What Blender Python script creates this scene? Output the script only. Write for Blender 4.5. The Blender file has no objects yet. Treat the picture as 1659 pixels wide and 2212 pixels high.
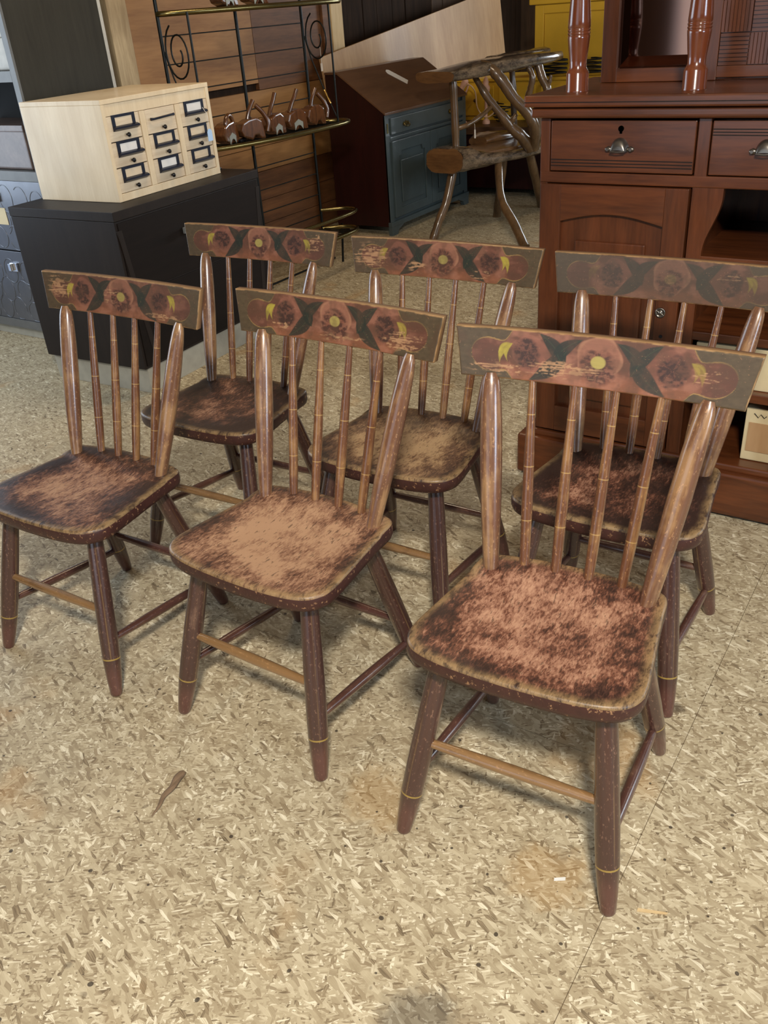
import bpy, bmesh, math, random
import numpy as np
from mathutils import Vector, Matrix, Euler

# ------------------------------------------------------------------ camera, world, lights
scene = bpy.context.scene
COL = scene.collection
scene.view_settings.view_transform = 'Standard'
scene.view_settings.look = 'None'
scene.view_settings.gamma = 1.0
scene.view_settings.use_curve_mapping = False
scene.view_settings.exposure = 0.15
scene.cycles.max_bounces = 6
scene.cycles.diffuse_bounces = 3
scene.cycles.glossy_bounces = 3
scene.cycles.caustics_reflective = False
scene.cycles.caustics_refractive = False

cam_data = bpy.data.cameras.new('camera')
cam = bpy.data.objects.new('camera', cam_data)
COL.objects.link(cam)
CAM_RIGHT = Vector((0.53900682, -0.83947459, -0.06894969))
CAM_UP = Vector((0.45526314, 0.22148361, 0.86236911))
CAM_FWD = Vector((0.70866573, 0.49621309, -0.50156301))
m = Matrix((CAM_RIGHT, CAM_UP, -CAM_FWD)).transposed().to_4x4()
m.translation = Vector((0, 0, 1.4164))
cam.matrix_world = m
cam_data.sensor_fit = 'VERTICAL'
cam_data.sensor_height = 36.0
cam_data.lens = 36.0 * 1896.26 / 2212.0
cam_data.clip_start = 0.05
scene.camera = cam

world = bpy.data.worlds.new('world')
scene.world = world
world.use_nodes = True
bgn = world.node_tree.nodes['Background']
bgn.inputs[0].default_value = (0.62, 0.76, 1.0, 1)
bgn.inputs[1].default_value = 0.6


def area(name, loc, target, sx, sy, power, color):
    d = bpy.data.lights.new(name, 'AREA')
    d.shape = 'RECTANGLE'
    d.size, d.size_y, d.energy, d.color = sx, sy, power, color
    o = bpy.data.objects.new(name, d)
    COL.objects.link(o)
    o.location = loc
    o.rotation_euler = (Vector(target) - Vector(loc)).to_track_quat('-Z', 'Y').to_euler()
    return o


# daylight through the doors and windows of the shop
area('door_daylight', (-3.05, 1.3, 1.3), (2.5, 1.3, 0.9), 2.4, 2.3, 14, (0.86, 0.93, 1.0))
area('door_daylight_left', (1.45, 4.84, 1.42), (1.45, 1.0, 1.0), 1.9, 1.7, 42, (0.74, 0.87, 1.0))
area('window_daylight_right', (0.1, -2.9, 1.6), (1.4, 1.0, 0.4), 0.9, 1.3, 58, (0.64, 0.80, 1.0))
area('window_daylight_side', (5.2, -2.9, 1.55), (5.0, 2.5, 0.3), 3.0, 1.4, 85, (0.84, 0.93, 1.0))
area('window_daylight_far', (9.1, 1.4, 1.55), (5.0, 2.0, 0.3), 1.9, 1.2, 75, (0.86, 0.94, 1.0))
# shop lamps hanging under the ceiling
area('shop_lamp_key', (-0.55, -0.45, 2.70), (1.3, 0.8, 0.0), 0.30, 0.22, 112, (1.0, 0.94, 0.85))
area('shop_lamp_mid', (3.3, 2.3, 2.95), (3.5, 2.8, 0.0), 1.1, 0.15, 19, (1.0, 0.80, 0.56))

# ------------------------------------------------------------------ helpers


def lin(r, g=None, b=None):
    if g is None:
        r, g, b = r
    f = lambda c: (c / 255 / 12.92) if c / 255 <= 0.04045 else ((c / 255 + 0.055) / 1.055) ** 2.4
    return (f(r), f(g), f(b), 1.0)


class MB:
    """collects shapes for ONE mesh object"""

    def __init__(self):
        self.v, self.f, self.s = [], [], []

    def add(self, verts, faces, smooth=False):
        n = len(self.v)
        self.v += [tuple(p) for p in verts]
        self.f += [tuple(i + n for i in q) for q in faces]
        self.s += [smooth] * len(faces)
        return self

    def box(self, x0, x1, y0, y1, z0, z1, mat=None):
        P = [(x0, y0, z0), (x1, y0, z0), (x1, y1, z0), (x0, y1, z0), (x0, y0, z1), (x1, y0, z1), (x1, y1, z1), (x0, y1, z1)]
        if mat is not None:
            P = [mat @ Vector(p) for p in P]
        return self.add(P, [(0, 3, 2, 1), (4, 5, 6, 7), (0, 1, 5, 4), (1, 2, 6, 5), (2, 3, 7, 6), (3, 0, 4, 7)])

    def tube(self, pts, radii, n=12, cap=True, squash=None, closed=False):
        pts = [Vector(p) for p in pts]
        if not hasattr(radii, '__len__'):
            radii = [radii] * len(pts)
        up = None
        rings = []
        for i, p in enumerate(pts):
            if closed:
                t = pts[(i + 1) % len(pts)] - pts[i - 1]
            else:
                t = (pts[min(i + 1, len(pts) - 1)] - pts[max(i - 1, 0)])
            t.normalize()
            if up is None:
                up = Vector((0, 0, 1)) if abs(t.z) < 0.9 else Vector((0, 1, 0))
            a = up.cross(t)
            a.normalize()
            b = t.cross(a)
            up = b
            sq = squash[i] if squash else 1.0
            rings.append([p + radii[i] * (math.cos(2 * math.pi * k / n) * a + sq * math.sin(2 * math.pi * k / n) * b) for k in range(n)])
        verts = [q for r in rings for q in r]
        faces = []
        m_ = len(rings)
        for i in range(m_ if closed else m_ - 1):
            j = (i + 1) % m_
            for k in range(n):
                k2 = (k + 1) % n
                faces.append((i * n + k, i * n + k2, j * n + k2, j * n + k))
        self.add(verts, faces, True)
        if cap and not closed:
            self.add(rings[0], [tuple(range(n))[::-1]])
            self.add(rings[-1], [tuple(range(n))])
        return self

    def lathe(self, prof, n=20, center=(0, 0, 0)):
        """prof: (r,z) along Z"""
        c = Vector(center)
        verts = []
        for r, z in prof:
            for k in range(n):
                a = 2 * math.pi * k / n
                verts.append((c.x + r * math.cos(a), c.y + r * math.sin(a), c.z + z))
        faces = []
        for i in range(len(prof) - 1):
            for k in range(n):
                k2 = (k + 1) % n
                faces.append((i * n + k, i * n + k2, (i + 1) * n + k2, (i + 1) * n + k))
        self.add(verts, faces, True)
        self.add(verts[:n], [tuple(range(n))[::-1]])
        self.add(verts[-n:], [tuple(range(n))])
        return self

    def prism(self, poly, axis, a0, a1):
        """poly of 2D points extruded along axis ('x','y','z'); the 2D coords are the other two axes in order"""
        def p3(p, a):
            if axis == 'x':
                return (a, p[0], p[1])
            if axis == 'y':
                return (p[0], a, p[1])
            return (p[0], p[1], a)
        n = len(poly)
        V = [p3(p, a0) for p in poly] + [p3(p, a1) for p in poly]
        F = [tuple(range(n))[::-1], tuple(range(n, 2 * n))] + [(i, (i + 1) % n, n + (i + 1) % n, n + i) for i in range(n)]
        return self.add(V, F)

    def mesh(self, name, bevel=0.0, seg=2):
        me = bpy.data.meshes.new(name)
        me.from_pydata(self.v, [], self.f)
        me.polygons.foreach_set('use_smooth', self.s)
        bm = bmesh.new()
        bm.from_mesh(me)
        bmesh.ops.recalc_face_normals(bm, faces=bm.faces)
        if bevel:
            es = [e for e in bm.edges if len(e.link_faces) == 2 and e.calc_face_angle(0) > 0.6]
            bmesh.ops.bevel(bm, geom=es, offset=bevel, segments=seg, affect='EDGES', profile=0.6, clamp_overlap=True)
        bm.to_mesh(me)
        bm.free()
        me.update()
        return me

    def build(self, name, mat, parent=None, bevel=0.0, seg=2, **k):
        return obj(name, self.mesh(name, bevel, seg), mat, parent, **k)


def obj(name, me, mat, parent=None, loc=None, rot=None, matrix=None, label=None):
    o = bpy.data.objects.new(name, me)
    COL.objects.link(o)
    if mat is not None and len(me.materials) == 0:
        me.materials.append(mat)
    if parent is not None:
        o.parent = parent
    if matrix is not None:
        o.matrix_basis = matrix
    if loc is not None:
        o.location = loc
    if rot is not None:
        o.rotation_euler = rot
    if label:
        o['label'] = label
    return o


def tag(o, label, cat, group=None):
    o['label'] = label
    o['category'] = cat
    if group:
        o['group'] = group
    return o


def struct(o):
    o['kind'] = 'structure'
    return o


def thing(name, label, cat, loc=(0, 0, 0), rz=0.0, group=None):
    o = bpy.data.objects.new(name, None)
    COL.objects.link(o)
    o.empty_display_size = 0.05
    o.location = loc
    o.rotation_euler = (0, 0, rz)
    return tag(o, label, cat, group)


def seg_matrix(p0, p1):
    """matrix mapping local Z axis (0..L) onto p0->p1"""
    p0, p1 = Vector(p0), Vector(p1)
    d = (p1 - p0)
    q = d.to_track_quat('Z', 'Y')
    M = q.to_matrix().to_4x4()
    M.translation = p0
    return M, d.length


# ------------------------------------------------------------------ materials
class NT:
    def __init__(self, name):
        self.m = bpy.data.materials.new(name)
        self.m.use_nodes = True
        self.t = self.m.node_tree
        self.b = self.t.nodes['Principled BSDF']

    def n(self, typ, **kw):
        nd = self.t.nodes.new(typ)
        for k, v in kw.items():
            setattr(nd, k, v)
        return nd

    def l(self, a, b):
        self.t.links.new(a, b)

    def val(self, sock, v):
        if hasattr(v, 'is_linked') or hasattr(v, 'links'):
            self.l(v, sock)
        else:
            sock.default_value = v

    def math(self, op, a, b=0.0, c=None, clamp=False):
        nd = self.n('ShaderNodeMath', operation=op, use_clamp=clamp)
        self.val(nd.inputs[0], a)
        self.val(nd.inputs[1], b)
        if c is not None:
            self.val(nd.inputs[2], c)
        return nd.outputs[0]

    def mix(self, fac, a, b, blend='MIX'):
        nd = self.n('ShaderNodeMix', data_type='RGBA', blend_type=blend)
        self.val(nd.inputs[0], fac)
        self.val(nd.inputs[6], a)
        self.val(nd.inputs[7], b)
        return nd.outputs[2]

    def ramp(self, fac, stops, interp='LINEAR'):
        nd = self.n('ShaderNodeValToRGB')
        nd.color_ramp.interpolation = interp
        e = nd.color_ramp.elements
        e[0].position, e[0].color = stops[0]
        e[1].position, e[1].color = stops[-1]
        for p, c in stops[1:-1]:
            x = e.new(p)
            x.color = c
        self.l(fac, nd.inputs[0])
        return nd.outputs[0]

    def coord(self, kind='Object'):
        return self.n('ShaderNodeTexCoord').outputs[kind]

    def mapping(self, vec, loc=(0, 0, 0), rot=(0, 0, 0), scale=(1, 1, 1)):
        nd = self.n('ShaderNodeMapping')
        self.l(vec, nd.inputs[0])
        self.val(nd.inputs[1], loc)
        nd.inputs[2].default_value = rot
        nd.inputs[3].default_value = scale
        return nd.outputs[0]

    def noise(self, vec, scale=5.0, detail=3.0, rough=0.55, dist=0.0, out='Fac'):
        nd = self.n('ShaderNodeTexNoise')
        self.l(vec, nd.inputs['Vector'])
        nd.inputs['Scale'].default_value = scale
        nd.inputs['Detail'].default_value = detail
        nd.inputs['Roughness'].default_value = rough
        nd.inputs['Distortion'].default_value = dist
        return nd.outputs[out]

    def sstep(self, x, lo, hi):
        nd = self.n('ShaderNodeMapRange', interpolation_type='SMOOTHSTEP')
        self.val(nd.inputs[0], x)
        self.val(nd.inputs[1], lo)
        self.val(nd.inputs[2], hi)
        return nd.outputs[0]

    def attr(self, name, typ='OBJECT', out='Fac'):
        nd = self.n('ShaderNodeAttribute', attribute_type=typ, attribute_name=name)
        return nd.outputs[out]

    def bump(self, h, strength=0.3, dist=0.002):
        nd = self.n('ShaderNodeBump')
        nd.inputs['Strength'].default_value = strength
        nd.inputs['Distance'].default_value = dist
        self.l(h, nd.inputs['Height'])
        self.l(nd.outputs[0], self.b.inputs['Normal'])

    def set(self, **k):
        names = dict(color='Base Color', rough='Roughness', metal='Metallic', coat='Coat Weight', coat_rough='Coat Roughness', spec='Specular IOR Level', emit='Emission Color', emit_s='Emission Strength', trans='Transmission Weight')
        for a, v in k.items():
            self.val(self.b.inputs[names[a]], v)
        return self


def wood(name, dark, light, axis='z', scale=1.0, rough=0.45, coat=0.0, stretch=14.0, bump=0.12, contrast=(0.32, 0.7)):
    N = NT(name)
    co = N.coord()
    s = [stretch, stretch, stretch]
    s['xyz'.index(axis)] = 1.0
    v = N.mapping(co, scale=tuple(q * scale for q in s))
    n1 = N.noise(v, 2.2, 4, 0.6, 0.6)
    n2 = N.noise(v, 14.0, 3, 0.6)
    f = N.math('ADD', N.math('MULTIPLY', n1, 0.7), N.math('MULTIPLY', n2, 0.3))
    c = N.ramp(f, [(contrast[0], lin(dark)), (contrast[1], lin(light))])
    big = N.noise(co, 3.0 * scale, 2)
    c = N.mix(N.math('MULTIPLY', N.sstep(big, 0.4, 0.75), 0.25), c, lin(tuple(q * 0.7 for q in dark)))
    N.set(color=c, rough=rough, coat=coat, coat_rough=0.12)
    if bump:
        N.bump(f, bump, 0.001)
    return N.m


def plain(name, col, rough=0.5, metal=0.0, coat=0.0, var=0.12, nscale=20.0):
    N = NT(name)
    f = N.noise(N.coord(), nscale, 3)
    c = N.mix(N.math('MULTIPLY', f, 1.0), lin(tuple(q * (1 - var) for q in col)), lin(tuple(min(255, q * (1 + var)) for q in col)))
    N.set(color=c, rough=rough, metal=metal, coat=coat)
    return N.m


# tan stains, dark spots and a soft grey patch on the boards: x, y, radius, colour, strength
FLOOR_MARKS = [(0.66, 0.475, 0.085, (84, 76, 64), 0.62), (0.439, 1.061, 0.013, (52, 40, 30), 0.9), (1.02, 0.41, 0.09, (172, 136, 84), 0.42), (1.02, 0.79, 0.10, (172, 136, 84), 0.38), (1.567, 0.335, 0.022, (74, 62, 50), 0.7)]


def make_osb():
    N = NT('oriented_strand_board')
    co = N.coord()
    w = N.noise(co, 9.0, 2, 0.5, out='Color')
    sep = N.n('ShaderNodeVectorMath', operation='SCALE')
    N.l(w, sep.inputs[0])
    sep.inputs[3].default_value = 0.02
    ad = N.n('ShaderNodeVectorMath', operation='ADD')
    N.l(co, ad.inputs[0])
    N.l(sep.outputs[0], ad.inputs[1])
    base = ad.outputs[0]
    stops = [(0.0, lin(94, 78, 58)), (0.06, lin(140, 122, 94)), (0.30, lin(166, 150, 120)), (0.65, lin(184, 169, 138)), (0.90, lin(201, 187, 156)), (1.0, lin(234, 223, 194))]
    col = None
    hgt = None
    layers = [(0.2, 34, 90), (1.4, 40, 120), (2.5, 30, 95), (0.8, 50, 200), (2.0, 56, 160), (2.9, 42, 150), (1.2, 24, 60), (1.05, 66, 250), (0.05, 40, 110), (1.75, 54, 290), (2.35, 46, 170), (0.55, 60, 230), (1.35, 50, 260), (2.75, 62, 200), (0.95, 70, 330), (1.9, 44, 150)]
    for i, (a, sx, sy) in enumerate(layers):
        v = N.mapping(N.mapping(base, loc=(i * 3.17, i * 1.71, 0), rot=(0, 0, a)), scale=(sx, sy, 1))
        vo = N.n('ShaderNodeTexVoronoi', voronoi_dimensions='2D', feature='F1')
        N.l(v, vo.inputs['Vector'])
        vo.inputs['Scale'].default_value = 1.0
        sp = N.n('ShaderNodeSeparateColor')
        N.l(vo.outputs['Color'], sp.inputs[0])
        grain = N.noise(N.mapping(v, scale=(0.4, 3.0, 1)), 2.0, 0, 0.6)
        t = N.math('ADD', sp.outputs[0], N.math('MULTIPLY', N.math('SUBTRACT', grain, 0.5), 0.35))
        c = N.ramp(t, stops)
        if col is None:
            col, hgt = c, sp.outputs[2]
        else:
            msk = N.math('GREATER_THAN', sp.outputs[1], 0.88 if i == 6 else 0.72)
            col = N.mix(msk, col, c)
            hm = N.n('ShaderNodeMix', data_type='FLOAT')
            N.l(msk, hm.inputs[0])
            N.l(hgt, hm.inputs[2])
            N.l(sp.outputs[2], hm.inputs[3])
            hgt = hm.outputs[0]
    # dirt, stains, scuffs
    d1 = N.noise(co, 1.7, 4, 0.6)
    col = N.mix(N.math('MULTIPLY', N.sstep(d1, 0.50, 0.72), 0.32), col, lin(132, 120, 99))
    d2 = N.noise(N.mapping(co, loc=(5, 2, 0)), 2.6, 3, 0.6)
    col = N.mix(N.math('MULTIPLY', N.sstep(d2, 0.60, 0.72), 0.42), col, lin(176, 128, 66))
    d3 = N.noise(N.mapping(co, loc=(1, 7, 0)), 38.0, 2, 0.5)
    col = N.mix(N.math('MULTIPLY', N.sstep(d3, 0.68, 0.76), 0.55), col, lin(84, 68, 50))
    # a warm sawdust haze blending everything a little
    col = N.mix(0.08, col, lin(196, 178, 140))
    cloud = N.noise(N.mapping(co, loc=(3, 3, 0)), 16.0, 4, 0.65)
    col = N.mix(N.math('MULTIPLY', N.sstep(cloud, 0.46, 0.66), 0.30), col, lin(134, 114, 84))
    for (px, py, rad, colr, amt) in FLOOR_MARKS:
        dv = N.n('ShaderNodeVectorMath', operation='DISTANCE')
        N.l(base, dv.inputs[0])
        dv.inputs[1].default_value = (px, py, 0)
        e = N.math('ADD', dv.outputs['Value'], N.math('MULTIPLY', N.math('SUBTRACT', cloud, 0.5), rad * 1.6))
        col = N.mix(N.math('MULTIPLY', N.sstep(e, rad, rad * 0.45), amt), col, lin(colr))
    # black bits
    vb = N.n('ShaderNodeTexVoronoi', voronoi_dimensions='2D', feature='F1')
    N.l(N.mapping(base, loc=(2, 9, 0)), vb.inputs['Vector'])
    vb.inputs['Scale'].default_value = 11.0
    sb = N.n('ShaderNodeSeparateColor')
    N.l(vb.outputs['Color'], sb.inputs[0])
    rad = N.math('MULTIPLY', sb.outputs[1], 0.05)
    dot = N.math('MULTIPLY', N.math('LESS_THAN', vb.outputs['Distance'], rad), N.math('GREATER_THAN', sb.outputs[0], 0.45))
    col = N.mix(N.math('MULTIPLY', dot, 0.85), col, lin(48, 38, 30))
    # the far end of the floor is dustier and greyer
    N.set(color=col, rough=0.62, spec=0.35)
    N.bump(hgt, 0.22, 0.002)
    return N.m


def make_seat():
    N = NT('worn_painted_seat')
    co = N.coord()
    rnd = N.n('ShaderNodeObjectInfo').outputs['Random']
    off = N.n('ShaderNodeCombineXYZ')
    N.l(N.math('MULTIPLY', rnd, 31.0), off.inputs[0])
    N.l(N.math('MULTIPLY', rnd, 17.0), off.inputs[1])
    ad = N.n('ShaderNodeVectorMath', operation='ADD')
    N.l(co, ad.inputs[0])
    N.l(off.outputs[0], ad.inputs[1])
    v = ad.outputs[0]
    rim = N.attr('rim', 'GEOMETRY')
    wear = N.attr('wear')
    tan = N.attr('tan')
    big = N.noise(v, 8.0, 4, 0.6)
    mid = N.noise(N.mapping(v, scale=(1.6, 0.7, 1)), 30.0, 4, 0.65, 0.4)
    fine = N.noise(N.mapping(v, scale=(1.7, 0.6, 1)), 120.0, 3, 0.7, 0.5)
    # wear grows where people sat
    centre = N.math('SUBTRACT', 1.0, rim)
    k = N.math('ADD', N.math('ADD', N.math('MULTIPLY', big, 1.35), N.math('MULTIPLY', mid, 0.70)), N.math('MULTIPLY', fine, 0.95))
    k = N.math('ADD', k, N.math('MULTIPLY', N.math('MINIMUM', centre, 0.5), 0.85))
    k = N.math('ADD', k, wear)
    kn = N.math('DIVIDE', N.math('SUBTRACT', k, 1.43), 0.64, clamp=True)
    m1 = kn
    c_s = N.ramp(kn, [(0.0, lin(44, 27, 23)), (0.26, lin(70, 43, 34)), (0.48, lin(112, 68, 52)), (0.70, lin(158, 112, 90)), (1.0, lin(184, 138, 112))])
    c_t = N.ramp(kn, [(0.0, lin(48, 33, 26)), (0.30, lin(78, 54, 40)), (0.55, lin(110, 82, 58)), (0.78, lin(142, 112, 80)), (1.0, lin(168, 138, 100))])
    c = N.mix(tan, c_s, c_t)
    # khaki rub along the rim of the top, broken up
    rimm = N.math('MULTIPLY', N.sstep(N.math('ADD', rim, N.math('MULTIPLY', N.math('SUBTRACT', big, 0.5), 0.22)), 0.88, 0.99), N.sstep(N.math('ADD', mid, N.math('MULTIPLY', fine, 0.5)), 0.50, 0.86))
    c = N.mix(N.math('MULTIPLY', rimm, 0.85), c, lin(146, 118, 80))
    # dark flecks
    fl = N.sstep(N.noise(N.mapping(v, rot=(0, 0, 0.4), scale=(2.2, 0.55, 1)), 75.0, 2, 0.6), 0.62, 0.68)
    c = N.mix(N.math('MULTIPLY', fl, 0.6), c, lin(58, 40, 30))
    # painted side of the plank
    side = N.math('GREATER_THAN', rim, 1.05)
    chips = N.sstep(N.noise(v, 95.0, 3, 0.7), 0.60, 0.68)
    sc = N.mix(chips, N.mix(mid, lin(44, 22, 20), lin(74, 40, 34)), lin(150, 112, 80))
    c = N.mix(side, c, sc)
    N.set(color=c, rough=N.math('ADD', 0.34, N.math('MULTIPLY', fine, 0.25)), spec=0.4, coat=0.18)
    N.b.inputs['Coat Roughness'].default_value = 0.3
    N.bump(N.math('ADD', fine, m1), 0.30, 0.0012)
    return N.m


def make_turning(name, base_d, base_l, worn, ring_z, ring_col, wear=0.0, ring_w=0.0016, foot=False):
    """paint on turned legs, spindles, stretchers: local Z runs along the piece"""
    N = NT(name)
    co = N.coord()
    rnd = N.n('ShaderNodeObjectInfo').outputs['Random']
    off = N.n('ShaderNodeCombineXYZ')
    N.l(N.math('MULTIPLY', rnd, 23.0), off.inputs[2])
    ad = N.n('ShaderNodeVectorMath', operation='ADD')
    N.l(co, ad.inputs[0])
    N.l(off.outputs[0], ad.inputs[1])
    v = ad.outputs[0]
    streak = N.noise(N.mapping(v, scale=(60, 60, 5)), 1.0, 4, 0.65)
    blot = N.noise(v, 14.0, 3, 0.6)
    fine = N.noise(N.mapping(v, scale=(1, 1, 0.5)), 240.0, 2, 0.6)
    c = N.mix(streak, lin(base_d), lin(base_l))
    k = N.math('ADD', N.math('ADD', N.math('MULTIPLY', streak, 0.6), N.math('MULTIPLY', blot, 0.5)), wear)
    c = N.mix(N.sstep(k, 0.52, 0.68), c, N.mix(streak, lin(tuple(q * 0.72 for q in worn)), lin(worn)))
    c = N.mix(N.math('MULTIPLY', N.sstep(fine, 0.60, 0.70), 0.55), c, lin(tuple(min(255, q * 1.12) for q in worn)))
    z = N.n('ShaderNodeSeparateXYZ')
    N.l(co, z.inputs[0])
    if foot:
        at2 = N.math('ARCTAN2', z.outputs[1], z.outputs[0])
        for a0 in (-2.6, -1.2, 0.3, 1.9):
            stp = N.math('MULTIPLY', N.math('LESS_THAN', N.math('ABSOLUTE', N.math('SUBTRACT', at2, a0)), 0.055), N.math('GREATER_THAN', z.outputs[2], 0.1))
            c = N.mix(N.math('MULTIPLY', N.math('MULTIPLY', stp, N.sstep(streak, 0.35, 0.6)), 0.45), c, lin(132, 104, 64))
        c = N.mix(N.math('MULTIPLY', N.sstep(z.outputs[2], 0.095, 0.05), 0.35), c, lin(112, 68, 58))
    for rz in ring_z:
        r = N.math('LESS_THAN', N.math('ABSOLUTE', N.math('SUBTRACT', z.outputs[2], rz)), ring_w)
        c = N.mix(N.math('MULTIPLY', r, 0.75 if foot else 0.5), c, lin(ring_col))
    N.set(color=c, rough=N.math('ADD', 0.22, N.math('MULTIPLY', fine, 0.22)), coat=0.85, spec=0.5)
    N.b.inputs['Coat Roughness'].default_value = 0.17
    N.bump(N.math('ADD', streak, N.math('MULTIPLY', fine, 0.4)), 0.18, 0.0008)
    return N.m


def make_crest():
    N = NT('stencilled_crest_paint')
    a = N.n('ShaderNodeAttribute', attribute_type='GEOMETRY', attribute_name='paint')
    co = N.coord()
    g = N.noise(N.mapping(co, scale=(8, 90, 90)), 3.0, 3, 0.6)
    c = N.mix(N.math('MULTIPLY', g, 0.30), a.outputs['Color'], lin(60, 44, 34))
    sp = N.sstep(N.noise(co, 260.0, 2, 0.6), 0.66, 0.72)
    c = N.mix(N.math('MULTIPLY', sp, 0.4), c, lin(150, 110, 80))
    N.set(color=c, rough=0.42, coat=0.15, spec=0.4)
    N.b.inputs['Coat Roughness'].default_value = 0.3
    N.bump(g, 0.12, 0.0006)
    return N.m


M = {}
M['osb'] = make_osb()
M['floor_dust'] = plain('dusty_joint', (120, 102, 74), 0.8)
M['seat'] = make_seat()
M['crest'] = make_crest()
M['leg'] = make_turning('painted_leg', (46, 27, 23), (80, 49, 41), (124, 92, 74), [0.098], (168, 140, 66), -0.10, 0.0018, True)
M['spindle'] = make_turning('painted_spindle', (74, 44, 30), (128, 84, 54), (160, 118, 74), [0.098, 0.205, 0.305], (196, 160, 96), 0.0, 0.0011)
M['stile'] = make_turning('painted_stile', (80, 50, 36), (132, 92, 64), (166, 126, 86), [], (200, 160, 90), 0.02)
M['stretcher_front'] = make_turning('worn_front_stretcher', (70, 47, 29), (120, 84, 50), (154, 116, 74), [], (0, 0, 0), 0.16)
M['stretcher'] = make_turning('painted_stretcher', (58, 36, 32), (98, 62, 50), (124, 92, 74), [], (0, 0, 0), -0.04)
M['mahogany'] = wood('mahogany', (64, 32, 15), (110, 59, 29), 'y', 1.0, 0.34, 0.35, 10, 0.04)
M['mahogany_v'] = wood('mahogany_upright', (62, 31, 14), (106, 56, 28), 'z', 1.0, 0.34, 0.35, 10, 0.04)
M['mahogany_turned'] = wood('mahogany_turned', (88, 42, 22), (122, 62, 34), 'z', 1.0, 0.22, 0.8, 9, 0.0)
M['maple'] = wood('pale_maple', (220, 196, 158), (238, 218, 184), 'z', 1.0, 0.4, 0.15, 8, 0.03)
M['maple_h'] = wood('pale_maple_drawer', (206, 182, 150), (232, 214, 184), 'x', 1.6, 0.45, 0.1, 10, 0.03)
M['navy'] = plain('navy_enamel', (20, 26, 44), 0.35, 0.2)
M['knob_black'] = plain('black_knob', (14, 13, 18), 0.22)
M['espresso'] = wood('espresso_veneer', (28, 21, 18), (40, 32, 27), 'z', 1.0, 0.5, 0.0, 16, 0.06)
M['espresso_front'] = wood('espresso_front', (19, 13, 10), (28, 20, 16), 'x', 1.0, 0.55, 0.0, 12, 0.05)
M['olive_panel'] = wood('dark_olive_veneer', (44, 41, 33), (58, 55, 46), 'z', 0.8, 0.6, 0.0, 14, 0.08)
M['slate_metal'] = plain('grey_blue_metal', (104, 106, 112), 0.32, 0.6, 0.0, 0.08)
M['frame_grey'] = plain('grey_painted_frame', (98, 98, 96), 0.45, 0.1)
M['silver'] = plain('satin_silver', (186, 190, 186), 0.35, 0.7)
M['plinth_silver'] = plain('pale_grey_plinth', (164, 160, 146), 0.5, 0.1)
M['chrome'] = plain('chrome', (215, 218, 225), 0.12, 1.0, 0.0, 0.03)
M['leather'] = wood('brown_leather', (72, 56, 48), (112, 94, 86), 'x', 2.0, 0.35, 0.1, 2, 0.1)
M['linen'] = plain('pale_grey_bin', (186, 184, 176), 0.6)
M['black_void'] = plain('black_interior', (12, 11, 11), 0.8)
M['iron'] = plain('black_wrought_iron', (24, 27, 26), 0.4, 0.6)
M['brass'] = plain('tarnished_brass', (120, 108, 70), 0.26, 1.0, 0.0, 0.15)
M['brass_bright'] = plain('brass', (196, 160, 90), 0.25, 1.0)
M['plywood'] = wood('plywood_wall', (126, 84, 44), (176, 130, 78), 'x', 0.5, 0.6, 0.0, 9, 0.08)
M['plank_brown'] = wood('brown_wall_plank', (78, 48, 26), (128, 84, 48), 'x', 0.7, 0.6, 0.0, 10, 0.1)
M['pine'] = wood('pale_pine_stud', (198, 166, 116), (224, 198, 150), 'z', 1.0, 0.6, 0.0, 10, 0.08)
M['old_stud'] = wood('weathered_stud', (150, 126, 92), (204, 182, 144), 'z', 1.2, 0.7, 0.0, 8, 0.15)
M['barn'] = wood('dark_barn_board', (34, 24, 17), (58, 42, 30), 'z', 0.8, 0.75, 0.0, 16, 0.3)
M['barn_brown'] = wood('brown_barn_board', (58, 42, 28), (88, 64, 44), 'z', 0.8, 0.75, 0.0, 16, 0.3)
M['tanboard'] = wood('tan_fibre_board', (166, 128, 88), (198, 162, 120), 'z', 0.5, 0.5, 0.1, 5, 0.03)
M['desk_side'] = wood('dark_red_desk', (32, 10, 9), (48, 16, 14), 'z', 1.0, 0.4, 0.2, 8, 0.03)
M['desk_lid'] = wood('brown_desk_lid', (86, 58, 40), (110, 78, 54), 'x', 1.0, 0.38, 0.2, 8, 0.03)
M['desk_blue'] = plain('blue_grey_desk_paint', (66, 78, 81), 0.35, 0.0, 0.2, 0.08)
M['bark'] = wood('varnished_bark', (52, 42, 34), (128, 108, 86), 'x', 4.0, 0.22, 0.7, 3, 0.5, (0.4, 0.62))
M['slab'] = wood('varnished_slab', (82, 54, 30), (132, 94, 56), 'y', 1.5, 0.28, 0.5, 4, 0.1)
M['branch'] = wood('varnished_branch', (72, 52, 32), (118, 90, 60), 'z', 2.0, 0.3, 0.5, 5, 0.2)
M['yellow'] = plain('mustard_yellow_paint', (218, 172, 48), 0.45, 0.0, 0.1, 0.06, 6)
M['bench_brown'] = wood('brown_bench', (66, 44, 28), (98, 68, 44), 'y', 1.0, 0.5, 0.0, 8, 0.05)
M['pink'] = plain('pink_plaster', (206, 158, 132), 0.5)
M['cream_cord'] = plain('cream_cord', (212, 176, 138), 0.5)
M['black_cord'] = plain('black_cord', (18, 17, 17), 0.5)
M['tagwhite'] = plain('white_card', (226, 222, 216), 0.6, 0, 0, 0.04)
M['tagblue'] = plain('pale_blue_card', (176, 206, 240), 0.6, 0, 0, 0.03)
M['string'] = plain('white_string', (216, 210, 200), 0.7)
M['figure'] = wood('glossy_brown_carving', (52, 28, 14), (112, 68, 36), 'z', 3.0, 0.2, 0.7, 5, 0.05)
M['figure_end'] = plain('pale_cut_wood', (132, 134, 124), 0.5)
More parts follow.
